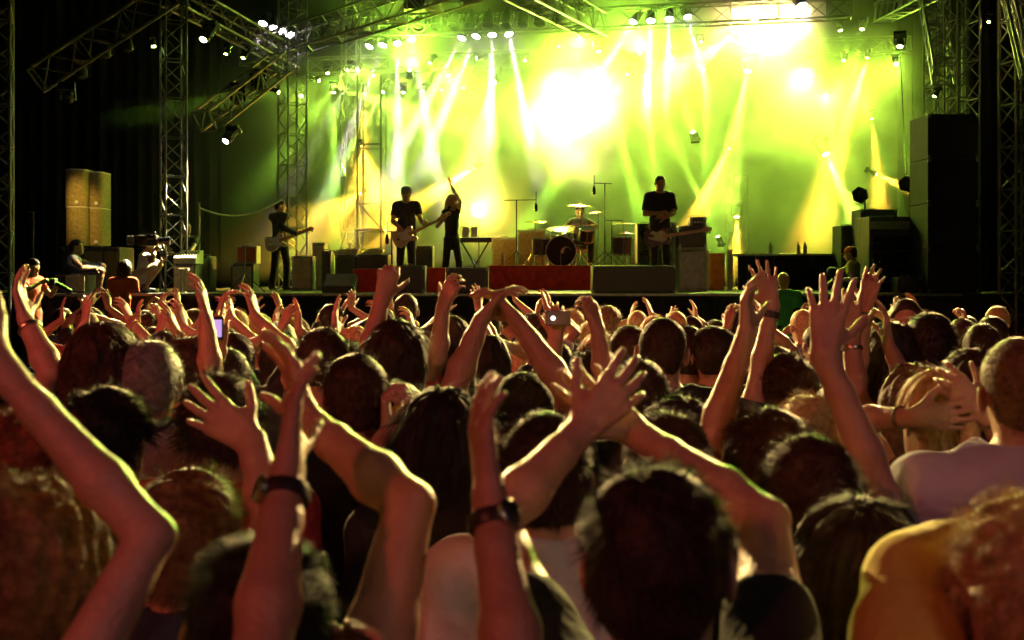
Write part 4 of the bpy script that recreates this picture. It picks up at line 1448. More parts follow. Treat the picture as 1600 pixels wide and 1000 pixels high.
cabinet('orange_panel', 'upright orange panel between pale posts right of the bass player', 1109, 1132, 396, 23.0, 0.1, body=M_ORANGE, front=M_ORANGE, cat='panel', corners=False, handle=False)
for x, lb in ((1104, 'pale upright post left of the orange panel'), (1140, 'pale upright post right of the orange panel')):
    a = at(x, 22.8)
    tag(MB().box((a.x, 22.8, SZ + 0.36), (0.09, 0.09, 0.72), ch=0.01).box((a.x, 22.8, SZ + 0.735), (0.13, 0.13, 0.03), ch=0.006).build('post', M_CREAM), lb, 'post', 'pale posts beside the orange panel')
# draped table at the right
e = empty('draped_table', 'long low table draped in black at the right of the stage', 'table', at(1230, 22.5))
a, b_ = at(1151, 22.5), at(1308, 22.5)
zt = zat(396, 22.5)
part(MB().box(((a.x + b_.x) / 2, 22.9, zt - 0.02), (b_.x - a.x, 0.85, 0.04), ch=0.008), 'table_top', M_STEEL, e)
vs, fs = [], []
for i in range(121):
    x = a.x + 0.02 + (b_.x - a.x - 0.04) * i / 120
    y = 22.50 + 0.012 * math.sin(i * 1.1)
    vs += [(x, y, SZ + 0.01), (x, y, zt - 0.045), (x, y + 0.012, zt - 0.045), (x, y + 0.012, SZ + 0.01)]
for i in range(120):
    for k in range(4):
        q, r_ = i * 4 + k, i * 4 + (k + 1) % 4
        fs.append((q, q + 4, r_ + 4, r_))
part(MB().add(vs, fs), 'drape_front', M_CLOTHBLK, e, True)
part(MB().box((a.x + 0.03, 23.2, (SZ + zt) / 2), (0.05, 0.05, zt - SZ - 0.05)).box((b_.x - 0.03, 23.2, (SZ + zt) / 2), (0.05, 0.05, zt - SZ - 0.05)), 'leg', M_STEEL, e)
for x, lb in ((1204, 'left bottle on the black draped table'), (1247, 'middle bottle on the black draped table'), (1258, 'right bottle on the black draped table')):
    p = at(x, 22.8, zt)
    tag(MB().lathe([(0.033, 0), (0.035, 0.01), (0.035, 0.14), (0.014, 0.19), (0.014, 0.22), (0.0, 0.222)], p, (0, 0, 1), 14).build('bottle', M_GREYCASE, None, True), lb, 'bottle', 'bottles on the draped table')

# equipment rack at right
e = cabinet('equipment_rack', 'large black equipment rack with pale lid beside the loudspeaker tower', 1358, 1446, 338, 20.4, 0.8, front=None, cat='rack')
m = MB()
for i in range(7):
    m.box((at(1402, 20.4).x, 20.392, SZ + 0.12 + i * 0.125), (pxw(76, 20.4), 0.02, 0.10), ch=0.004)
part(m, 'rack_unit', M_BLACKG, e)
m = MB()
for i in range(7):
    for k in range(6):
        m.lathe([(0.008, 0), (0.008, 0.006), (0, 0.007)], (at(1374 + k * 11, 20.4).x, 20.383, SZ + 0.12 + i * 0.125 + 0.01), (0, -1, 0), 8)
part(m, 'knob', M_STEEL, e)
part(MB().box((at(1402, 20.4).x, 20.39, zat(352, 20.4)), (pxw(84, 20.4), 0.03, 0.13), ch=0.006), 'lid_front', M_GREYCASE, e)
cabinet('flight_case', 'black flight case standing behind the rack at right', 1345, 1402, 327, 21.4, 0.6, front=M_CASE, cat='case')
cabinet('flight_case', 'tall dark flight case left behind the rack', 1314, 1344, 352, 22.0, 0.6, front=M_CASE, cat='case')
cabinet('flight_case', 'low case with pale top in front of the rack at right', 1402, 1440, 433, 19.7, 0.4, front=M_CASE, body=M_CASE, cat='case', inset=0.7)


def poled_lamp(label, px, py, Y, zb, yaw):
    p = P(px, py, Y)
    e = empty('hooded_lamp', label, 'stage lamp', (p.x + 0.05, Y, zb), 'black hooded lamps on poles at right')
    part(MB().tube((p.x + 0.05, Y, zb), (p.x + 0.05, Y, p.z - 0.08), 0.014), 'pole', M_BLACK, e)
    d = Vector((math.sin(yaw), -math.cos(yaw), -0.25)).normalized()
    m = MB()
    m.lathe([(0.035, -0.14), (0.07, -0.12), (0.11, -0.02), (0.15, 0.10), (0.155, 0.11), (0.14, 0.11), (0.09, 0.0)], p, d, 6)
    part(m, 'lamp_hood', M_BLACK, e)
    return e


poled_lamp('left black hooded lamp on a pole above the flight case', 1347, 303, 21.5, zat(327, 21.4), -0.6)
poled_lamp('right larger black hooded lamp on a pole beside the loudspeaker tower', 1417, 286, 21.2, zat(338, 21.2) - 0.1, -0.3)
tag(MB().path([P(1406, 84, 25.0), P(1411, 180, 23.6), P(1416, 272, 21.3)], 0.014).build('cable', M_BLACK), 'black cable hanging from the large green lamp to the hooded lamp', 'cable')

# right loudspeaker tower: stacked cabinets
G_PA = 'cabinets of the right loudspeaker tower'
ys = [178, 248, 318, 388, 457]
for i in range(4):
    nm = ['topmost', 'second from top', 'third from top', 'lowest'][i]
    cabinet('speaker_cabinet', nm + ' black cabinet of the tall loudspeaker tower at right', 1450, 1529, ys[i], 19.5, 0.9, z0=zat(ys[i + 1], 19.5) + (0.004 if i < 3 else 0), cat='loudspeaker', group=G_PA, cones=0, handle=False, body=M_CLOTHBLK, front=M_CLOTHBLK, inset=0.9)
# left loudspeaker stack lit amber
G_PL = 'rounded loudspeakers of the left stack'
def round_speaker(label, x0, x1, y0, y1, Y):
    a, b_ = at(x0, Y), at(x1, Y)
    c = Vector(((a.x + b_.x) / 2, Y, zat(y1, Y) + 0.004))
    wd, h = (b_ - a).x, zat(y0, Y) - zat(y1, Y) - 0.008
    e = empty('curved_speaker', label, 'loudspeaker', c, G_PL)
    pts = [(wd / 2 * math.sin(t), -0.16 * math.cos(t) + 0.06) for t in [i * math.pi / 12 - math.pi / 2 for i in range(13)]] + [(wd / 2, 0.45), (-wd / 2, 0.45)]
    part(MB().prism(pts, c + Vector((0, 0, h / 2)), (1, 0, 0), (0, 1, 0), h), 'case_body', M_TAN, e, True)
    part(MB().prism([(p[0] * 1.01, p[1] - 0.006) for p in pts], c + Vector((0, 0, h - 0.012)), (1, 0, 0), (0, 1, 0), 0.022), 'top_rim', M_CREAM, e)
    part(MB().lathe([(0.03, 0), (0.026, 0.012), (0, 0.014)], c + Vector((0.06, -0.10, 0.06)), (0.2, -1, 0), 12), 'badge', M_WHITE, e)
    return e


round_speaker('upper left rounded loudspeaker of the amber lit stack', 101, 134, 264, 322, 21.0)
round_speaker('upper right rounded loudspeaker of the amber lit stack', 135, 160, 268, 324, 21.3)
round_speaker('lower left rounded loudspeaker of the amber lit stack', 102, 134, 322, 384, 21.0)
round_speaker('lower right rounded loudspeaker of the amber lit stack', 135, 160, 324, 384, 21.3)
e = cabinet('subwoofer', 'wide black subwoofer box under the amber lit loudspeakers', 97, 187, 386, 20.8, 0.8, front=None, cat='loudspeaker')
part(MB().box((at(146, 20.8).x, 20.788, zat(424, 20.8)), (pxw(28, 20.8), 0.02, pxw(62, 20.8)), ch=0.004).box((at(174, 20.8).x, 20.788, zat(424, 20.8)), (pxw(20, 20.8), 0.02, pxw(62, 20.8)), ch=0.004), 'front_panel', M_TAN, e)
# mixing place at left
cabinet('flight_case', 'upright pale case under the small mixing desk at left', 270, 305, 414, 20.0, 0.5, body=M_CASE, front=M_CREAM, cat='case')
e = empty('mixing_desk', 'small cream mixing desk in front of the bald man', 'mixing desk', at(291, 20.0, zat(414, 20.0)))
a = at(291, 20.1, zat(412, 20.0))
part(MB().prism([(0, 0), (0.5, 0), (0.5, 0.22), (0.05, 0.12), (0, 0.09)], a + Vector((0, -0.1, 0.005)), (0, 1, 0), (0, 0, 1), 0.36), 'desk_body', M_CREAM, e)
m = MB()
for i in range(7):
    for k in range(3):
        m.box(a + Vector((-0.14 + i * 0.046, 0.02 + k * 0.11, 0.155 + 0.02 * k)), (0.018, 0.03, 0.03))
part(m, 'fader', M_BLACKG, e)
tag(MB().tube(at(284, 19.6), at(284, 19.6) + Vector((0, 0, 0.36)), 0.03).box(at(284, 19.6) + Vector((0.03, 0, 0.37)), (0.16, 0.1, 0.05), ch=0.01).box(at(284, 19.6) + Vector((0, 0, 0.01)), (0.14, 0.12, 0.02), ch=0.005).build('foot_stand', M_CREAM), 'bright short stand on the stage floor below the mixing desk', 'stand')
cabinet('flight_case', 'dark flight case right of the mixing desk', 306, 327, 400, 20.6, 0.5, front=M_GREYCASE, cat='case')
# post and rope
e = empty('rope_post', 'pale post holding a slack rope left of the suited guitarist', 'post', at(311, 22.2))
a = at(311, 22.2)
part(MB().tube(a, (a.x, a.y, zat(317, 22.2)), 0.022, n=8).lathe([(0.13, 0), (0.13, 0.02), (0.03, 0.035)], a, (0, 0, 1), 18), 'pole', M_CREAM, e, True)
p0, p1 = P(312, 325, 22.2), P(440, 312, 23.4)
part(MB().path([p0 + (p1 - p0) * t - Vector((0, 0, 0.85 * t * (1 - t))) for t in [i / 14 for i in range(15)]], 0.016), 'rope', M_CREAM, e)
# orange amplifier on a case
cabinet('flight_case', 'yellowish case under the orange fronted amplifier', 360, 396, 412, 21.0, 0.5, body=M_CASE, front=M_CREAM, cat='case', inset=0.8)
e = cabinet('amplifier', 'small combo amplifier with an orange front and cream border', 369, 401, 384, 21.0, 0.35, z0=zat(412, 21.0) + 0.002, body=M_CREAM, front=M_ORANGE, cat='amplifier', group=G_AMP, inset=0.84, corners=False)
cabinet('flight_case', 'bright yellow green case behind the suited guitarist\'s guitar', 456, 487, 400, 22.6, 0.6, body=M_GREYCASE, front=M_CREAM, cat='case')
cabinet('flight_case', 'taller pale case lit green right of the suited guitarist', 488, 507, 379, 23.2, 0.5, body=M_GREYCASE, front=M_CREAM, cat='case')
cabinet('amplifier', 'dark amplifier left of the wedge monitor', 503, 517, 392, 22.6, 0.4, cat='amplifier', group=G_AMP)
cabinet('flight_case', 'wide dark case with cables left of the red box', 524, 556, 398, 23.6, 0.6, cat='case')
cabinet('flight_case', 'wide dark case with cables behind the red box', 558, 606, 398, 23.6, 0.6, cat='case')
cabinet('flight_case', 'dark case right behind the capped guitarist', 648, 676, 384, 24.2, 0.6, cat='case')
for (x0, x1, lb) in ((524, 560, 'pale tangle of cables on the left dark case'), (564, 600, 'pale tangle of cables on the right dark case')):
    rg = random.Random(x0)
    m = MB()
    for k in range(5):
        pts = []
        for i in range(12):
            t = i / 11
            pts.append(Vector((at(x0 + (x1 - x0) * (0.5 + 0.5 * math.sin(t * 7 + k)), 23.9).x, 23.85 + 0.15 * math.cos(t * 6 + k * 2), zat(398, 23.6) + 0.03 + 0.05 * rg.random() + 0.05 * math.sin(t * 9 + k))))
        m.path(pts, 0.018, 6)
    tag(m.build('cable_tangle', M_CREAM, None, True), lb, 'cables', 'cable tangles on the cases')
# keyboard table with two lit sheets
e = empty('keyboard_stand', 'keyboard on a stand with two bright music sheets behind the singer', 'keyboard', at(742, 24.0))
a, b_ = at(716, 24.0), at(768, 24.0)
zk = zat(378, 24.0)
part(MB().box(((a.x + b_.x) / 2, 24.1, zk + 0.04), (b_.x - a.x, 0.36, 0.09), ch=0.015), 'keyboard_body', M_BLACKG, e)
part(MB().tube((a.x + 0.06, 24.1, zk), (b_.x - 0.06, 24.1, SZ + 0.02), 0.018).tube((b_.x - 0.06, 24.14, zk), (a.x + 0.06, 24.14, SZ + 0.02), 0.018), 'leg', M_BLACK, e)
for x in (727, 741):
    part(MB().box((at(x, 24.25).x, 24.28, zk + 0.20), (0.13, 0.008, 0.20), rx=-0.2), 'music_sheet', M_WHITE, e)
tag(MB().lathe([(0.033, 0), (0.035, 0.01), (0.035, 0.18), (0.014, 0.23), (0.014, 0.26), (0.0, 0.262)], at(786, 23.6, RZ + 0.014), (0, 0, 1), 14).build('bottle', M_GREYCASE, None, True), 'bottle standing on the red drum platform at its left end', 'bottle')
# bright warm floor lamp behind the singer
e = empty('flood_lamp', 'dazzling warm yellow lamp on a stand right of the singer', 'stage lamp', at(748, 26.9, SZ))
c = P(748, 328, 26.9)
part(MB().tube((c.x, 26.92, SZ), (c.x, 26.92, c.z - 0.16), 0.02), 'pole', M_BLACK, e)
part(MB().lathe([(0.05, -0.14), (0.12, -0.12), (0.15, 0.0), (0.155, 0.02), (0.14, 0.02)], c, (0, -1, 0), 20), 'lamp_can', M_BLACK, e, True)
part(MB().lathe([(0.0, 0.05), (0.08, 0.044), (0.152, 0.026), (0.152, 0.0)], c, (0, -1, 0), 20), 'lamp_glass', E_WARM, e, True)
spot('flood_beam', c + Vector((0, -0.08, 0)), c + Vector((0, -5, -0.1)), AM, WARMP, 150, 0.8, 0.12)
# black loudspeaker hanging at the top
e = empty('hanging_speaker', 'black loudspeaker hanging from the roof above the white lamps', 'loudspeaker', P(648, 0, 24.0))
c = P(648, -12, 24.0)
part(MB().box(c, (0.40, 0.4, 0.72), ch=0.015), 'case_body', M_BLACK, e)
part(MB().box(c + Vector((0, -0.205, 0)), (0.34, 0.02, 0.64), ch=0.005), 'grille', M_GRILLE, e)
part(MB().tube(c + Vector((-0.12, 0, 0.35)), c + Vector((-0.12, 0, 1.9)), 0.008).tube(c + Vector((0.12, 0, 0.35)), c + Vector((0.12, 0, 1.9)), 0.008), 'hanging_chain', M_STEEL, e)
# stool, pit platform, perch
e = empty('seat_case', 'black flight case used as a seat by the man in the grey shirt', 'case', at(118, 19.6))
part(MB().box(at(118, 19.75) + Vector((0, 0, 0.15)), (0.5, 0.45, 0.30), ch=0.012), 'case_body', M_CASE, e)
part(MB().box(at(118, 19.5) + Vector((0.0, -0.012, 0.15)), (0.30, 0.02, 0.24), ch=0.005), 'front_panel', M_CREAM, e)
e = empty('pit_platform', 'dark low platform in front of the left end of the stage', 'platform', (-6.9, 17.6, 0))
part(MB().box((-6.9, 18.2, 0.47), (4.6, 1.5, 0.06), ch=0.01), 'platform_board', M_BLACK, e)
m = MB()
for x in (-9.0, -6.9, -4.8):
    for y in (17.6, 18.8):
        m.box((x, y, 0.22), (0.08, 0.08, 0.44))
part(m, 'leg', M_STEEL, e)


# ------------------------------------------------------------------ instruments
def guitar(label, c, neck, face, body_col, guard=M_WHITE, bass=False):
    """electric guitar; c = middle of the body, neck = direction of the neck, face = direction of its front."""
    c, n_, f_ = Vector(c), Vector(neck).normalized(), Vector(face).normalized()
    f_ = (f_ - n_ * f_.dot(n_)).normalized()
    t = n_.cross(f_)
    e = empty('bass_guitar' if bass else 'electric_guitar', label, 'guitar', c, 'guitars played on stage')
    out = [(-0.20, 0.0), (-0.19, 0.09), (-0.12, 0.155), (-0.03, 0.145), (0.04, 0.105), (0.10, 0.115), (0.17, 0.15), (0.215, 0.13), (0.20, 0.08), (0.16, 0.045), (0.17, -0.02), (0.205, -0.07), (0.20, -0.12), (0.14, -0.135), (0.06, -0.10), (0.0, -0.10), (-0.06, -0.14), (-0.14, -0.155), (-0.19, -0.10)]
    part(MB().prism(out, c, n_, t, 0.042), 'guitar_body', body_col, e)
    gd = [(-0.10, 0.02), (0.0, 0.06), (0.10, 0.09), (0.16, 0.05), (0.15, -0.06), (0.10, -0.10), (0.02, -0.08), (-0.05, -0.11), (-0.10, -0.08), (-0.02, -0.03)]
    part(MB().prism(gd, c - n_.cross(t).normalized() * -0.0245 if n_.cross(t).dot(f_) > 0 else c + n_.cross(t).normalized() * -0.0245, n_, t, 0.006), 'pick_guard', guard, e)
    L_ = 0.54 if bass else 0.48
    part(MB().prism([(0.10, -0.028), (0.16 + L_, -0.021), (0.16 + L_, 0.021), (0.10, 0.028)], c + f_ * 0.03, n_, t, 0.022), 'neck', M_NECK, e)
    hd = [(0.16 + L_, -0.022), (0.20 + L_, -0.045), (0.33 + L_, -0.035), (0.36 + L_, 0.0), (0.32 + L_, 0.035), (0.16 + L_, 0.022)]
    h = part(MB().prism(hd, c + f_ * 0.026, n_, t, 0.016), 'headstock', M_NECK, e)
    m = MB()
    for i in range(4):
        m.tube(c + n_ * (0.21 + L_ + i * 0.03) + t * 0.03, c + n_ * (0.21 + L_ + i * 0.03) + t * 0.065, 0.007)
    part(m, 'tuning_peg', M_CHROME, e)
    part(MB().box(c + n_ * -0.10 + f_ * 0.026, (0.06, 0.012, 0.03)), 'bridge', M_CHROME, e)
    return e


M_NECK = mat('maple neck', (0.45, 0.27, 0.12), 0.4, noise=0.2, scale=30)
M_GOLD = mat('cream guitar finish', (0.62, 0.52, 0.34), 0.25)
M_SUN = mat('dark guitar finish', (0.05, 0.02, 0.012), 0.2)
A_ = lambda s, e, w, d, n, **k: dict(s=s, e=e, w=w, d=d, n=n, **k)
BAND = 'people on the stage'
LY = 23.8
x = at(437, LY).x
z0 = SZ
person((x, LY), 3.34, 'guitarist in a dark suit standing left, turned to the right', yaw=-0.6, hyaw=-0.5, hair='short', hc='dark brown', shirt='charcoal', skin='fair', sleeves=1.0, face=True, h=0.009, strands=400, base=z0, group=BAND, trous='black', legs='wide',
       arms=[A_('R', (x - 0.33, LY - 0.05, z0 + 1.12), (x - 0.06, LY - 0.33, z0 + 0.92), (0.5, -0.1, -0.5), (0.4, 0.8, 0), curl=0.7, sleeve='long'), A_('L', (x + 0.22, LY - 0.3, z0 + 1.12), (x + 0.42, LY - 0.48, z0 + 1.05), (0.7, -0.1, 0.5), (0.2, 0.9, 0.3), curl=0.9, sleeve='long')])
guitar('electric guitar with pale body held by the guitarist in the dark suit', (x - 0.02, LY - 0.36, z0 + 0.90), (0.86, -0.18, 0.30), (0.1, -1, 0.1), M_GOLD)
x, LY = at(635, 21.3).x, 21.3
person((x, LY), 3.42, 'guitarist in a dark shirt and flat grey cap standing behind a monitor', yaw=math.pi - 0.2, hyaw=0.2, pitch=-0.25, hair='short', hc='dark brown', shirt='charcoal', skin='fair', sleeves=0.6, face=True, h=0.009, strands=300, base=z0, group=BAND, trous='black', hat='grey',
       arms=[A_('R', (x - 0.26, LY - 0.05, z0 + 1.15), (x - 0.12, LY - 0.28, z0 + 1.12), (0.5, -0.2, -0.6), (0.3, 0.8, -0.2), curl=0.7), A_('L', (x + 0.28, LY - 0.15, z0 + 1.16), (x + 0.36, LY - 0.36, z0 + 1.10), (0.1, -0.3, 0.7), (-0.6, 0.6, 0.3), curl=0.9)])
guitar('electric guitar with cream body and white guard held by the capped guitarist', (x - 0.02, LY - 0.28, z0 + 0.93), (0.86, -0.15, 0.40), (0.1, -1, 0.1), M_GOLD)
x, LY = at(706, 21.8).x, 21.8
person((x, LY), zat(305, 21.8), 'singer in a long black sleeveless dress raising one arm', yaw=math.pi + 0.5, hyaw=0.2, pitch=0.1, hair='bob', hc='blond', shirt='black', skin='fair', sleeves=0, slim=0.82, face=True, h=0.008, strands=500, base=z0, group=BAND, trous='black', legs='wide',
       arms=[A_('L', tuple(P(719, 314, LY - 0.05)), tuple(P(703, 288, LY - 0.08)), (-0.10, 0, 1), (0, -1, 0.1), curl=0.05, spread=1.6, free=True), A_('R', (x - 0.25, LY - 0.14, z0 + 1.12), (x - 0.10, LY - 0.28, z0 + 1.30), (0.3, 0.1, 0.6), (0.6, 0.5, 0), curl=0.8)])
tag(MB().lathe([(0.012, 0), (0.016, 0.10), (0.020, 0.13), (0.028, 0.16), (0.027, 0.19), (0.0, 0.205)], (x - 0.07, LY - 0.26, z0 + 1.30), (0.2, 0.3, 1), 12).build('microphone', M_BLACKG, None, True), 'black microphone in the lowered hand of the singer', 'microphone')
x, LY = at(906, 25.4).x, 25.4
person((x, LY), zat(322, 25.4), 'drummer in a white sleeveless vest behind the drum kit', yaw=math.pi, hair='short', hc='dark brown', shirt='white', skin='tan', sleeves=0, face=True, h=0.009, strands=200, base=RZ, group=BAND, trous='black',
       legspec=[((-0.1, 0, 0.52), (-0.2, 0.40, 0.52), (-0.2, 0.42, 0.09)), ((0.1, 0, 0.52), (0.2, 0.40, 0.52), (0.2, 0.42, 0.09))],
       arms=[A_('R', (x - 0.30, LY - 0.1, RZ + 0.85), (x - 0.16, LY - 0.40, RZ + 0.80), (0.4, -0.7, -0.1), (0, 0, -1), curl=0.9), A_('L', (x + 0.32, LY - 0.1, RZ + 0.86), (x + 0.20, LY - 0.40, RZ + 0.84), (-0.3, -0.7, 0.0), (0, 0, -1), curl=0.9)])
e = empty('drum_stool', 'round stool under the drummer', 'stool', (x, LY, RZ))
part(MB().lathe([(0.0, 0.44), (0.15, 0.43), (0.17, 0.40), (0.16, 0.36), (0.0, 0.35)], (x, LY, RZ), (0, 0, 1), 20), 'seat', M_BLACK, e, True)
for i in range(3):
    g_ = i * 2.094
    part(MB().tube((x, LY, RZ + 0.35), (x + 0.2 * math.cos(g_), LY + 0.2 * math.sin(g_), RZ + 0.014), 0.012), 'leg', M_CHROME, e)
for sx, dx in ((-0.10, 'left'), (0.14, 'right')):
    p = Vector((x + sx, LY - 0.46, RZ + 0.82))
    tag(MB().tube(p - Vector((0.1 * (1 if sx < 0 else -1), -0.08, 0)), p + Vector((0.22 * (1 if sx < 0 else -1), -0.2, 0.08)), 0.007, 0.005).build('drumstick', M_NECK), 'drumstick in the drummer\'s hand on the picture\'s ' + dx, 'drumstick', 'drumsticks of the drummer')
x, LY = at(1031, 19.95).x, 19.95
person((x, LY), zat(275, LY), 'tall bass player in a black shirt with forearms crossed above the bass', yaw=math.pi + 0.15, hyaw=0.25, pitch=-0.1, hair='buzz', hc='dark brown', shirt='black', skin='tan', sleeves=0.75, face=True, h=0.008, strands=300, base=z0, group=BAND, trous='black',
       arms=[A_('R', (x - 0.28, LY - 0.10, z0 + 1.17), (x - 0.04, LY - 0.26, z0 + 1.27), (0.9, -0.1, 0.12), (0, 0.8, -0.5), curl=0.35), A_('L', (x + 0.30, LY - 0.12, z0 + 1.10), (x + 0.06, LY - 0.30, z0 + 1.20), (-0.9, -0.1, 0.10), (0, 0.8, -0.5), curl=0.35)])
guitar('black bass guitar with a pale guard hanging on the bass player', (x - 0.08, LY - 0.22, z0 + 0.88), (0.95, -0.12, 0.14), (0.0, -1, 0.12), M_SUN, guard=M_CREAM, bass=True)

# crew and photographers at the sides
CREW = 'crew and photographers around the stage'
sit = lambda z, k=0.42: [((-0.1, 0, z), (-0.14, k, z + 0.02), (-0.14, k + 0.02, 0.09)), ((0.1, 0, z), (0.14, k, z + 0.02), (0.14, k + 0.02, 0.09))]
x, LY = at(50, 17.9).x, 17.9
person((x, LY), zat(405, LY), 'photographer in an orange red vest holding a camera with long lens', yaw=-1.9, hyaw=-0.1, pitch=-0.3, hair='short', hc='dark brown', shirt='orange red', skin='warm', sleeves=0.5, face=True, h=0.010, strands=250, base=0.5, group=CREW, trous='black',
       arms=[A_('R', (x - 0.05, LY - 0.3, 1.72), (x + 0.2, LY - 0.2, 1.80), (0.6, 0.3, 0.2), (0, 0.8, 0.2), curl=0.8), A_('L', (x + 0.1, LY + 0.25, 1.66), (x + 0.32, LY + 0.04, 1.70), (0.4, -0.4, 0.4), (0, 0, 1), curl=0.7)])
c = Vector((x + 0.33, LY - 0.06, 1.80))
e = empty('photo_camera', 'black camera with long lens held by the photographer in the red vest', 'camera', c)
part(MB().box(c, (0.09, 0.14, 0.11), ch=0.015), 'camera_body', M_BLACK, e)
part(MB().lathe([(0.035, 0), (0.037, 0.08), (0.045, 0.10), (0.045, 0.20), (0.05, 0.21), (0.05, 0.25), (0.04, 0.25), (0.0, 0.235)], c + Vector((0.03, 0, -0.01)), (0.8, 0.25, -0.55), 18), 'camera_lens', M_BLACKG, e, True)
x, LY = at(114, 19.72).x, 19.72
person((x, LY), zat(375, LY), 'man in a grey sleeveless shirt sitting sideways at the stage edge, hands on knee', yaw=-1.35, hyaw=-0.1, hair='short', hc='dark brown', shirt='lilac grey', skin='warm', sleeves=0.1, face=True, h=0.009, strands=300, base=SZ - 0.14, group=CREW, trous='dark blue', shorts=True, lean=(0, 0.04),
       legspec=[((-0.1, 0, 0.52), (-0.10, 0.44, 0.56), (-0.08, 0.36, 0.14)), ((0.1, 0, 0.52), (0.10, 0.44, 0.50), (0.10, 0.40, 0.14))],
       arms=[A_('R', (x + 0.16, LY - 0.24, SZ + 0.46), (x + 0.38, LY - 0.10, SZ + 0.40), (0.9, 0.2, -0.2), (0, 0.3, -1), curl=0.4), A_('L', (x + 0.16, LY + 0.2, SZ + 0.46), (x + 0.38, LY + 0.06, SZ + 0.40), (0.9, -0.2, -0.2), (0, -0.3, -1), curl=0.4)])
x, LY = at(184, 18.3).x, 18.3
person((x, LY), zat(408, LY), 'person in a red vest seen from behind in the pit below the cameraman', yaw=-0.2, hair='bob', hc='dark brown', shirt='orange red', skin='warm', sleeves=0.5, h=0.010, strands=400, base=0.5, group=CREW, trous='black', lean=(0.06, 0.10))
x, LY = at(222, 19.6).x, 19.6
person((x - 0.05, LY), zat(372, LY), 'cameraman in a white shirt and shorts squatting on the stage edge', yaw=-1.2, hyaw=-0.1, hair='short', hc='dark brown', shirt='white', skin='warm', sleeves=0.5, face=True, h=0.009, strands=300, base=SZ, group=CREW, trous='beige', shorts=True, lean=(0, 0.14),
       legspec=[((-0.1, -0.12, 0.22), (-0.12, 0.28, 0.48), (-0.12, 0.02, 0.09)), ((0.1, -0.12, 0.22), (0.13, 0.30, 0.44), (0.14, 0.08, 0.09))],
       arms=[A_('R', (x + 0.12, LY - 0.25, SZ + 0.46), (x + 0.24, LY - 0.14, SZ + 0.66), (0.4, 0.2, 0.6), (0, 0.7, 0.2), curl=0.8), A_('L', (x + 0.2, LY + 0.15, SZ + 0.44), (x + 0.30, LY + 0.0, SZ + 0.50), (0.7, -0.2, 0.3), (0, 0, 1), curl=0.6)])
c = Vector((x + 0.12, LY - 0.17, zat(376, LY)))
e = empty('video_camera', 'black video camera on the shoulder of the squatting cameraman', 'video camera', c)
part(MB().box(c, (0.36, 0.13, 0.17), ch=0.02).box(c + Vector((0.02, 0, 0.115)), (0.26, 0.03, 0.03), ch=0.006).box(c + Vector((-0.12, 0, 0.10)), (0.03, 0.03, 0.06)).box(c + Vector((0.12, 0, 0.10)), (0.03, 0.03, 0.06)), 'camera_body', M_BLACK, e)
part(MB().lathe([(0.05, 0), (0.055, 0.10), (0.065, 0.12), (0.065, 0.20), (0.055, 0.20), (0.0, 0.18)], c + Vector((0.17, 0, 0.0)), (1, 0.1, -0.05), 18), 'camera_lens', M_BLACKG, e, True)
part(MB().box(c + Vector((0.10, -0.11, 0.05)), (0.16, 0.06, 0.07), ch=0.012), 'viewfinder', M_BLACKG, e)
part(MB().box(c + Vector((-0.24, 0, 0.0)), (0.13, 0.10, 0.14), ch=0.012), 'battery_pack', M_STEEL, e)
x, LY = at(290, 21.3).x, 21.3
person((x, LY), zat(346, LY), 'bald man in a black shirt behind the small mixing desk', yaw=math.pi + 0.6, hyaw=0.3, hair='buzz', hc='dark brown', shirt='black', skin='fair', face=True, h=0.009, strands=0, base=SZ - 0.22, group=CREW, trous='black',
       legspec=sit(0.62), arms=[A_('R', (x - 0.28, LY - 0.12, SZ + 0.70), (x - 0.12, LY - 0.42, SZ + 0.66), (0.3, -0.9, -0.1), (0, 0, -1), curl=0.3), A_('L', (x + 0.28, LY - 0.12, SZ + 0.70), (x + 0.16, LY - 0.42, SZ + 0.66), (-0.3, -0.9, -0.1), (0, 0, -1), curl=0.3)])
x, LY = at(1336, 20.6).x, 20.6
person((x, LY), zat(386, LY), 'crew member in a yellow shirt and orange cap crouching left of the rack', yaw=1.1, hyaw=0.1, pitch=-0.15, hair='short', hc='brown', shirt='yellow', skin='fair', sleeves=0.5, face=True, h=0.009, strands=200, base=SZ - 0.06, group=CREW, trous='denim', hat='orange red',
       legspec=[((-0.1, 0, 0.20), (-0.16, 0.36, 0.40), (-0.14, 0.1, 0.14)), ((0.1, 0, 0.20), (0.16, 0.36, 0.40), (0.14, 0.1, 0.14))], lean=(0, 0.06),
       arms=[A_('R', (x - 0.14, LY + 0.22, SZ + 0.36), (x - 0.34, LY + 0.08, SZ + 0.22), (-0.6, -0.2, -0.5), (0, 0, -1), curl=0.4), A_('L', (x - 0.10, LY - 0.24, SZ + 0.34), (x - 0.30, LY - 0.12, SZ + 0.20), (-0.6, 0.2, -0.5), (0, 0, -1), curl=0.4)])
x, LY = at(1224, 18.4).x, 18.4
person((x, LY), zat(427, LY), 'fair haired person in a bright green shirt at the stage edge by the draped table', yaw=-0.2, hair='short', hc='blond', shirt='bright green', skin='fair', h=0.010, strands=250, group=CREW, trous='denim')
# ------------------------------------------------------------------ the audience
def arm(s, e, w_, tip, n, **k):
    E, W, T = P(*e), P(*w_), P(*tip)
    return dict(s=s, e=tuple(E), w=tuple(W), d=tuple(T - W), n=n, free=True, **k)


PLACED = []


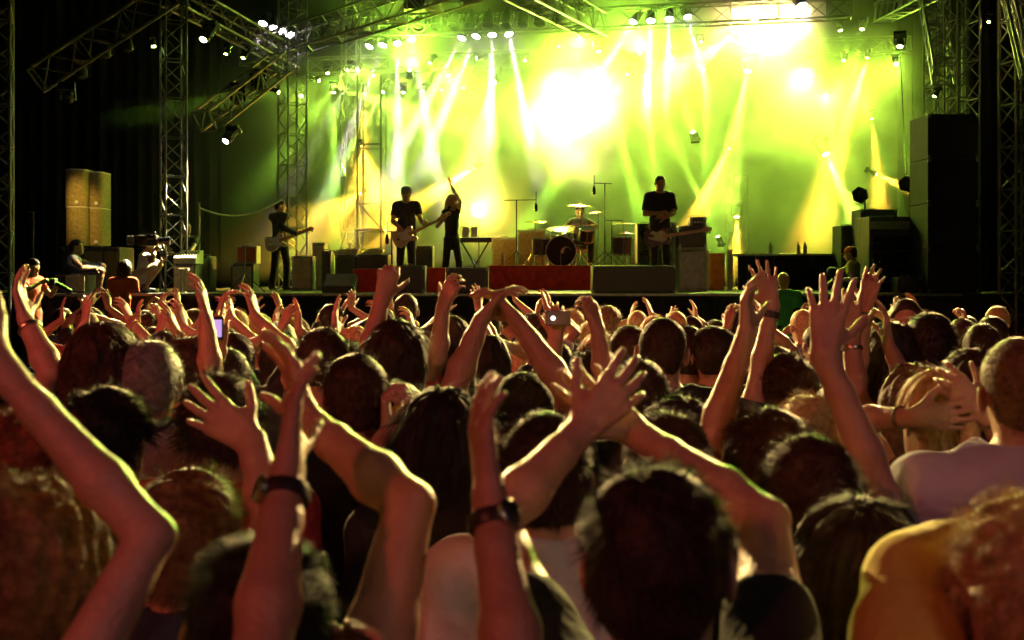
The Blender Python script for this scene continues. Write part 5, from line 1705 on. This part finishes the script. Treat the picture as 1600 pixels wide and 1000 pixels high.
def crowd(px, py, Y, label, **k):
    x = P(px, 0, Y).x
    PLACED.append((x, Y))
    k.setdefault('h', float(np.clip(0.0019 * Y, 0.0031, 0.0095)))
    k.setdefault('strands', 9500 if Y < 2 else 5500 if Y < 3 else 2800 if Y < 4.5 else 1200)
    up = {'short': 0.018, 'buzz': 0.005, 'tousled': 0.03, 'curly': 0.045, 'long': 0.02, 'bob': 0.025, 'tail': 0.014, 'bald': 0}[k.get('hair', 'short')]
    return person((x, Y), zat(py, Y) - up, label, **k)


# --- nearest people
crowd(1035, 722, 1.5, 'nearest man with short dark hair clapping above his head, black shirt', hair='short', hc='dark brown', shirt='black', yaw=0.05, skin='fair', sleeves=0.42, slim=0.93,
      arms=[arm('R', (1195, 815, 1.72), (992, 676, 1.95), (888, 584, 1.99), (0.2, -1, 0.1), curl=0.35, spread=1.1), arm('L', (775, 815, 1.72), (908, 672, 1.89), (1020, 556, 1.94), (0.1, 1, 0.1), curl=0.25, spread=1.1)])
crowd(800, 1085, 1.12, 'short person cut off below, wristwatch on the raised left forearm in the middle', hair='short', hc='brown', shirt='dark blue', slim=0.92, skin='warm', sleeves=0.4, strands=0,
      arms=[arm('L', (812, 1085, 1.36), (764, 775, 1.50), (742, 590, 1.54), (1, 0.3, 0), curl=0.25, watch='watch', dial=(0.9, -1, 0.2)), arm('R', (960, 1180, 1.3), (880, 1130, 1.5), (850, 1040, 1.55), (-1, 0, 0), curl=0.3)])
crowd(560, 1180, 1.05, 'short person cut off below, shining wristwatch on the raised forearm at left', hair='short', hc='dark brown', shirt='black', slim=0.95, skin='warm', sleeves=0.35, strands=0,
      arms=[arm('L', (405, 1045, 1.33), (449, 735, 1.50), (470, 545, 1.56), (1, 0.2, 0), curl=0.2, watch='watch', dial=(-1, -0.6, 0.2)), arm('R', (730, 1200, 1.25), (640, 1120, 1.4), (610, 1040, 1.45), (-1, 0, 0), curl=0.3)])
crowd(398, 832, 1.52, 'near person with smooth black hair, bent bare arm raised at the right side', hair='short', hc='black', shirt='black', yaw=-0.1, skin='warm', sleeves=0, slim=0.92,
      arms=[arm('R', (640, 790, 1.62), (478, 655, 1.78), (440, 520, 1.84), (-0.9, -0.3, 0), curl=0.25)])
crowd(45, 735, 1.62, 'near person with thick curly light hair at the left edge', hair='curly', hc='light brown', shirt='brown', hyaw=0.35, skin='fair', sleeves=0.5)
crowd(-190, 960, 1.28, 'person outside the left edge stretching one bare arm upward', hair='short', hc='brown', shirt='black', skin='fair', sleeves=0.3, strands=0, slim=0.78,
      arms=[arm('R', (236, 838, 1.46), (-5, 570, 1.52), (-150, 470, 1.54), (-0.5, 0.8, 0), curl=0.2)])
crowd(1640, 755, 1.42, 'near person with curly blond hair and yellow long sleeved shirt at bottom right', hair='curly', hc='blond', shirt='yellow', skin='fair', yaw=0.1, sleeves=0.6, slim=1.1,  # yellow cloth colour stands in for yellow stage light on a pale shirt
      arms=[arm('L', (1425, 905, 1.55), (1600, 840, 1.62), (1680, 800, 1.62), (0, -1, 0), curl=0.4, sleeve='long')])
crowd(1335, 775, 1.95, 'person with smooth dark hair low at the right, in front of a raised arm', hair='bob', hc='dark brown', shirt='black', skin='fair', slim=0.92)
# --- second line
crowd(1268, 672, 2.3, 'man with short light tipped hair raising his right arm with spread fingers', hair='short', hc='brown', shirt='black', skin='fair', yaw=0.1,
      arms=[arm('R', (1378, 775, 2.5), (1287, 552, 2.52), (1300, 432, 2.54), (0.1, 1, 0), curl=0.12, spread=1.7, f=[0.1, 0.1, 0.15, 0.25])])
crowd(1600, 528, 2.6, 'tall broad man in a lilac grey shirt at the right edge, nearly shaved head', hair='buzz', hc='light brown', shirt='lilac grey', skin='fair', yaw=-0.15, slim=1.16, sleeves=0.6)
crowd(1205, 632, 2.75, 'person with tousled brown hair raising a long bare arm on the left side', hair='tousled', hc='brown', shirt='charcoal', skin='fair', sleeves=0.3, slim=0.95,
      arms=[arm('L', (1106, 702, 2.85), (1166, 522, 2.86), (1168, 418, 2.88), (0.9, -0.4, 0), curl=0.35, spread=1.2)])
crowd(850, 640, 2.4, 'dark haired man in a white shirt behind the clapping hands', hair='short', hc='dark brown', shirt='white', skin='fair', yaw=-0.1)
crowd(292, 728, 2.25, 'person with wavy brown blond hair waving one arm above the head', hair='tousled', hc='light brown', shirt='dark blue', skin='fair', hyaw=-0.5,
      arms=[arm('R', (425, 800, 2.2), (392, 690, 2.28), (270, 600, 2.34), (0.2, 1, -0.3), curl=0.12, spread=1.3)])
crowd(30, 628, 2.55, 'person with curly red hair in profile turned to the right', hair='curly', hc='red', shirt='brown', skin='fair', yaw=-0.7, hyaw=-0.75, face=True)
crowd(163, 600, 2.75, 'dark haired man left of the centre with one ear glowing', hair='tousled', hc='black', shirt='charcoal', skin='warm', hyaw=-0.25)
crowd(690, 602, 2.75, 'woman with long straight black hair in the middle of the crowd', hair='long', hc='black', shirt='black', skin='fair', slim=0.88)
crowd(1040, 636, 2.6, 'man with thick short hair just behind the nearest man', hair='short', hc='brown', shirt='charcoal', skin='warm', yaw=-0.1)
crowd(345, 578, 2.95, 'person with tousled reddish brown hair near the waving hand', hair='tousled', hc='brown', shirt='red', skin='warm')
crowd(555, 548, 3.35, 'man with close cropped brown hair and a long bare neck', hair='short', hc='brown', shirt='black', skin='warm', slim=0.95)
crowd(820, 580, 3.55, 'person with dark hair joining both hands in an arch above the head', hair='short', hc='black', shirt='dark blue', skin='warm',
      arms=[arm('L', (708, 608, 3.35), (752, 500, 3.42), (790, 452, 3.44), (1, 0, -0.2), curl=0.5), arm('R', (886, 612, 3.35), (806, 500, 3.42), (768, 455, 3.46), (-1, 0, -0.2), curl=0.5)])
crowd(1467, 580, 3.1, 'blond woman with a ponytail, one hand behind her head', hair='tail', hc='blond', shirt='brown', skin='fair', slim=0.85, sleeves=0, hyaw=0.1,
      arms=[arm('L', (1335, 655, 3.15), (1425, 652, 3.0), (1480, 650, 2.97), (0.1, 1, 0), curl=0.3, watch='bracelet'), arm('R', (1575, 690, 3.0), (1535, 640, 2.98), (1500, 610, 2.98), (0, 1, 0), curl=0.5, watch='bracelet')])
crowd(1000, 556, 3.6, 'man with short rim lit hair between the clapping hands and the shaved man', hair='short', hc='brown', shirt='charcoal', skin='fair')
crowd(1062, 610, 3.3, 'person with curly dark hair in front of the shaved man', hair='curly', hc='dark brown', shirt='black', skin='warm')
crowd(1270, 612, 3.3, 'person with blond tousled hair right of the long bare arm', hair='tousled', hc='blond', shirt='beige', skin='fair')
crowd(1430, 566, 3.7, 'person with fair hair left behind the ponytail woman', hair='bob', hc='light brown', shirt='charcoal', skin='fair', slim=0.9)
crowd(1522, 542, 3.7, 'person with thick brown hair right behind the ponytail woman', hair='bob', hc='brown', shirt='black', skin='fair')
crowd(160, 500, 3.5, 'woman with voluminous brown hair at left above the dark haired man', hair='bob', hc='brown', shirt='dark blue', skin='warm', slim=0.9)
crowd(232, 528, 3.5, 'person with short greyish hair at left beside the voluminous brown hair', hair='short', hc='grey', shirt='grey', skin='warm')
crowd(95, 560, 3.6, 'person at left with dark hair raising a pale arm towards the photographer', hair='short', hc='dark brown', shirt='white', skin='fair', sleeves=0.45,
      arms=[arm('L', (82, 585, 3.5), (40, 500, 3.6), (28, 448, 3.62), (1, 0, 0), curl=0.3, watch='bracelet')])
# --- third line
crowd(618, 497, 4.1, 'person in a lilac grey shirt with shaggy dark hair on the neck', hair='bob', hc='dark brown', shirt='lilac grey', skin='warm')
crowd(505, 510, 4.1, 'man with short brown hair raising a fist to the right', hair='short', hc='brown', shirt='charcoal', skin='warm',
      arms=[arm('R', (574, 560, 4.2), (598, 466, 4.26), (612, 410, 4.28), (-0.3, 0.9, 0), curl=1.0)])
crowd(1036, 497, 4.2, 'shaved headed man in a black shirt seen from behind', hair='buzz', hc='brown', shirt='black', skin='fair', slim=1.08)
crowd(1455, 487, 4.3, 'man with thick short dark hair standing tall at right', hair='short', hc='dark brown', shirt='charcoal', skin='fair')
crowd(1390, 500, 4.3, 'woman with long dark hair raising one hand beside her head', hair='long', hc='dark brown', shirt='black', skin='warm', slim=0.86, sleeves=0.2,
      arms=[arm('R', (1418, 606, 4.1), (1388, 538, 4.1), (1382, 470, 4.12), (-1, 0.2, 0), curl=0.25), arm('L', (1337, 596, 4.15), (1352, 480, 4.2), (1372, 398, 4.22), (0.6, 0.8, 0), curl=0.25, watch='band')])
crowd(1228, 546, 4.4, 'curly haired person raising one hand with spread fingers and dark wristband', hair='curly', hc='brown', shirt='charcoal', skin='fair',
      arms=[arm('L', (1184, 596, 4.4), (1206, 478, 4.45), (1192, 412, 4.46), (0.1, 1, 0), curl=0.1, spread=1.9, watch='band')])
crowd(1320, 585, 4.0, 'person with dark hair whose raised hand carries a bracelet at right', hair='short', hc='dark brown', shirt='black', skin='warm',
      arms=[arm('R', (1338, 620, 3.9), (1330, 528, 3.95), (1326, 462, 3.96), (0.2, 1, 0), curl=0.2, spread=1.4, watch='bracelet')])
crowd(702, 492, 4.6, 'person with smooth hair raising a bent arm left of the arch of hands', hair='long', hc='brown', shirt='red', skin='warm', slim=0.9,
      arms=[arm('L', (684, 560, 4.4), (692, 480, 4.45), (712, 432, 4.46), (0.5, 0.8, 0), curl=0.55)])
crowd(928, 540, 4.4, 'person hidden but for curly hair and one hand bent to the left', hair='curly', hc='dark brown', shirt='black', skin='warm',
      arms=[arm('R', (944, 600, 4.3), (934, 515, 4.32), (916, 462, 4.34), (-0.6, 0.6, 0), curl=0.7)])
crowd(620, 595, 3.4, 'person hidden behind the cropped man, two red lit fists at chest height', hair='short', hc='dark brown', shirt='black', skin='fair', slim=0.9,
      arms=[arm('R', (660, 735, 3.3), (628, 672, 3.2), (636, 640, 3.2), (-1, 0, 0), curl=0.9), arm('L', (575, 735, 3.3), (606, 672, 3.2), (604, 640, 3.2), (1, 0, 0), curl=0.9)])
crowd(1115, 508, 5.2, 'person wearing a black cap in the middle distance', hair='short', hc='dark brown', shirt='black', skin='warm', hat='black')
crowd(1075, 508, 5.3, 'dark haired man between the shaved man and the black cap', hair='short', hc='dark brown', shirt='charcoal', skin='fair')
crowd(985, 505, 5.1, 'man with short rim lit hair left of the shaved man', hair='short', hc='brown', shirt='grey', skin='fair')
crowd(1416, 465, 7.0, 'young man facing the camera and smiling, turned away from the stage', hair='short', hc='brown', shirt='charcoal', skin='fair', yaw=math.pi - 0.25, hyaw=0.2, face=True, h=0.0075)
crowd(635, 458, 9.0, 'man in a white shirt standing close to the stage front', hair='short', hc='dark brown', shirt='white', skin='fair', h=0.0085)
crowd(300, 520, 4.2, 'person with reddish hair left of the blue lit phone', hair='tousled', hc='brown', shirt='red', skin='warm',
      arms=[arm('R', (330, 590, 4.1), (322, 500, 4.15), (315, 455, 4.15), (-1, 0, 0), curl=0.3)])
# right arm raised filming with phone
crowd(352, 540, 4.6, 'person holding up a blue lit phone at left', hair='short', hc='dark brown', shirt='black', skin='warm',
      arms=[arm('L', (328, 600, 4.5), (342, 548, 4.5), (342, 508, 4.5), (0, 1, 0), curl=0.5)])
ph = P(338, 513, 4.46)
e = empty('phone', 'phone with blue glowing screen held up at left', 'phone', ph, 'phones held up')
part(MB().box(ph, (0.052, 0.012, 0.085), ch=0.004), 'phone_body', M_BLACKG, e)
part(MB().box(ph + Vector((0, -0.0075, 0)), (0.042, 0.003, 0.062)), 'screen', lens('phone screen', (0.30, 0.36, 1.0), 0.8), e)
crowd(868, 530, 5.0, 'person holding up a small camera with a bright light in the middle', hair='short', hc='dark brown', shirt='black', skin='warm',
      arms=[arm('L', (862, 585, 4.9), (868, 530, 4.9), (874, 490, 4.9), (0, 1, 0), curl=0.5)])
ph = P(872, 497, 4.86)
e = empty('phone', 'small camera phone with a bright white light in the middle', 'phone', ph, 'phones held up')
part(MB().box(ph, (0.10, 0.02, 0.06), ch=0.005), 'phone_body', M_STEEL, e)
part(MB().lathe([(0.0, 0.006), (0.008, 0.004), (0.009, 0)], ph + Vector((-0.02, -0.011, 0)), (0, -1, 0), 12), 'lamp', lens('phone lamp', (1, 1, 0.95), 3), e)

print('near people', round(time.time() - T0, 1))
# --- people further forward, standing in loose rows up to the stage
LP = lambda s, e, w_, d, n, **k: dict(s=s, e=e, w=w_, d=d, n=n, local=True, **k)


rows = [(5.2, 'sixth'), (6.1, 'fifth'), (7.1, 'fourth'), (8.2, 'third'), (9.4, 'second'), (10.6, 'first')]
rg = random.Random(11)
npl = 0
COLS = ['black', 'charcoal', 'grey', 'dark blue', 'brown', 'red', 'white', 'green', 'lilac grey', 'black', 'charcoal']
for Y0, rname in rows:
    x = P(-40, 0, Y0).x + rg.uniform(0, 0.3)
    cnt = 0
    while x < P(1640, 0, Y0).x:
        x += rg.uniform(0.40, 0.66)
        Y = Y0 + rg.uniform(-0.4, 0.4)
        if any(abs(x - a) < 0.36 and abs(Y - b_) < 0.42 for a, b_ in PLACED):
            continue
        px = 800 + x * F / Y
        up = rg.random() < (0.9 if px < 560 else 0.5 if px < 1000 else 0.35)
        hs = rg.choice(['short', 'short', 'tousled', 'short', 'bob', 'curly', 'long', 'tousled', 'buzz'])
        hc = rg.choice(['dark brown', 'dark brown', 'brown', 'black', 'brown', 'light brown', 'blond'])
        shc = rg.choice(COLS)
        cnt += 1
        pose, arms = 'arms down', []
        if up:
            k = rg.random()
            a, b_, z, q = rg.uniform(0.04, 0.13), rg.uniform(0.10, 0.30), rg.uniform(0.27, 0.40), rg.uniform(-0.25, 0.25)
            R_ = LP('R', (0.28, 0.10, 0.08), (a + q * 0.3, b_, z), (-0.25 + q, 0.1, 1), (-1, rg.uniform(-0.2, 0.8), 0), curl=rg.uniform(0.1, 0.5), spread=rg.uniform(0.7, 1.6))
            L_ = LP('L', (-0.28, 0.10, 0.08), (-a + q * 0.3, b_, z - rg.uniform(-0.03, 0.06)), (0.25 + q, 0.1, 1), (1, rg.uniform(-0.2, 0.8), 0), curl=rg.uniform(0.1, 0.5), spread=rg.uniform(0.7, 1.6))
            if k < 0.55:
                pose, arms = 'clapping overhead', [R_, L_]
            elif k < 0.75:
                pose, arms = 'right hand raised', [R_]
            elif k < 0.9:
                pose, arms = 'left hand raised', [L_]
            else:
                R_['curl'] = 1.0
                pose, arms = 'right fist raised', [R_]
        lb = '%s haired person, %s shirt, %s, %s from left in %s row' % (hc, shc, pose, ORD[cnt - 1], rname)
        person((x, Y), rg.uniform(1.50, 1.67), lb, yaw=rg.uniform(-0.4, 0.4), hair=hs, hc=hc, shirt=shc, arms=arms, h=0.0078 if Y < 8 else 0.009, strands=1600 if Y < 7 else 800,
               skin=rg.choice(['fair', 'warm', 'tan']), slim=rg.uniform(0.84, 0.94) if hs in ('bob', 'long') else rg.uniform(0.93, 1.06))
        PLACED.append((x, Y))
        npl += 1
print('people', PID[0], 'in rows', npl, 'script', round(time.time() - T0, 1))
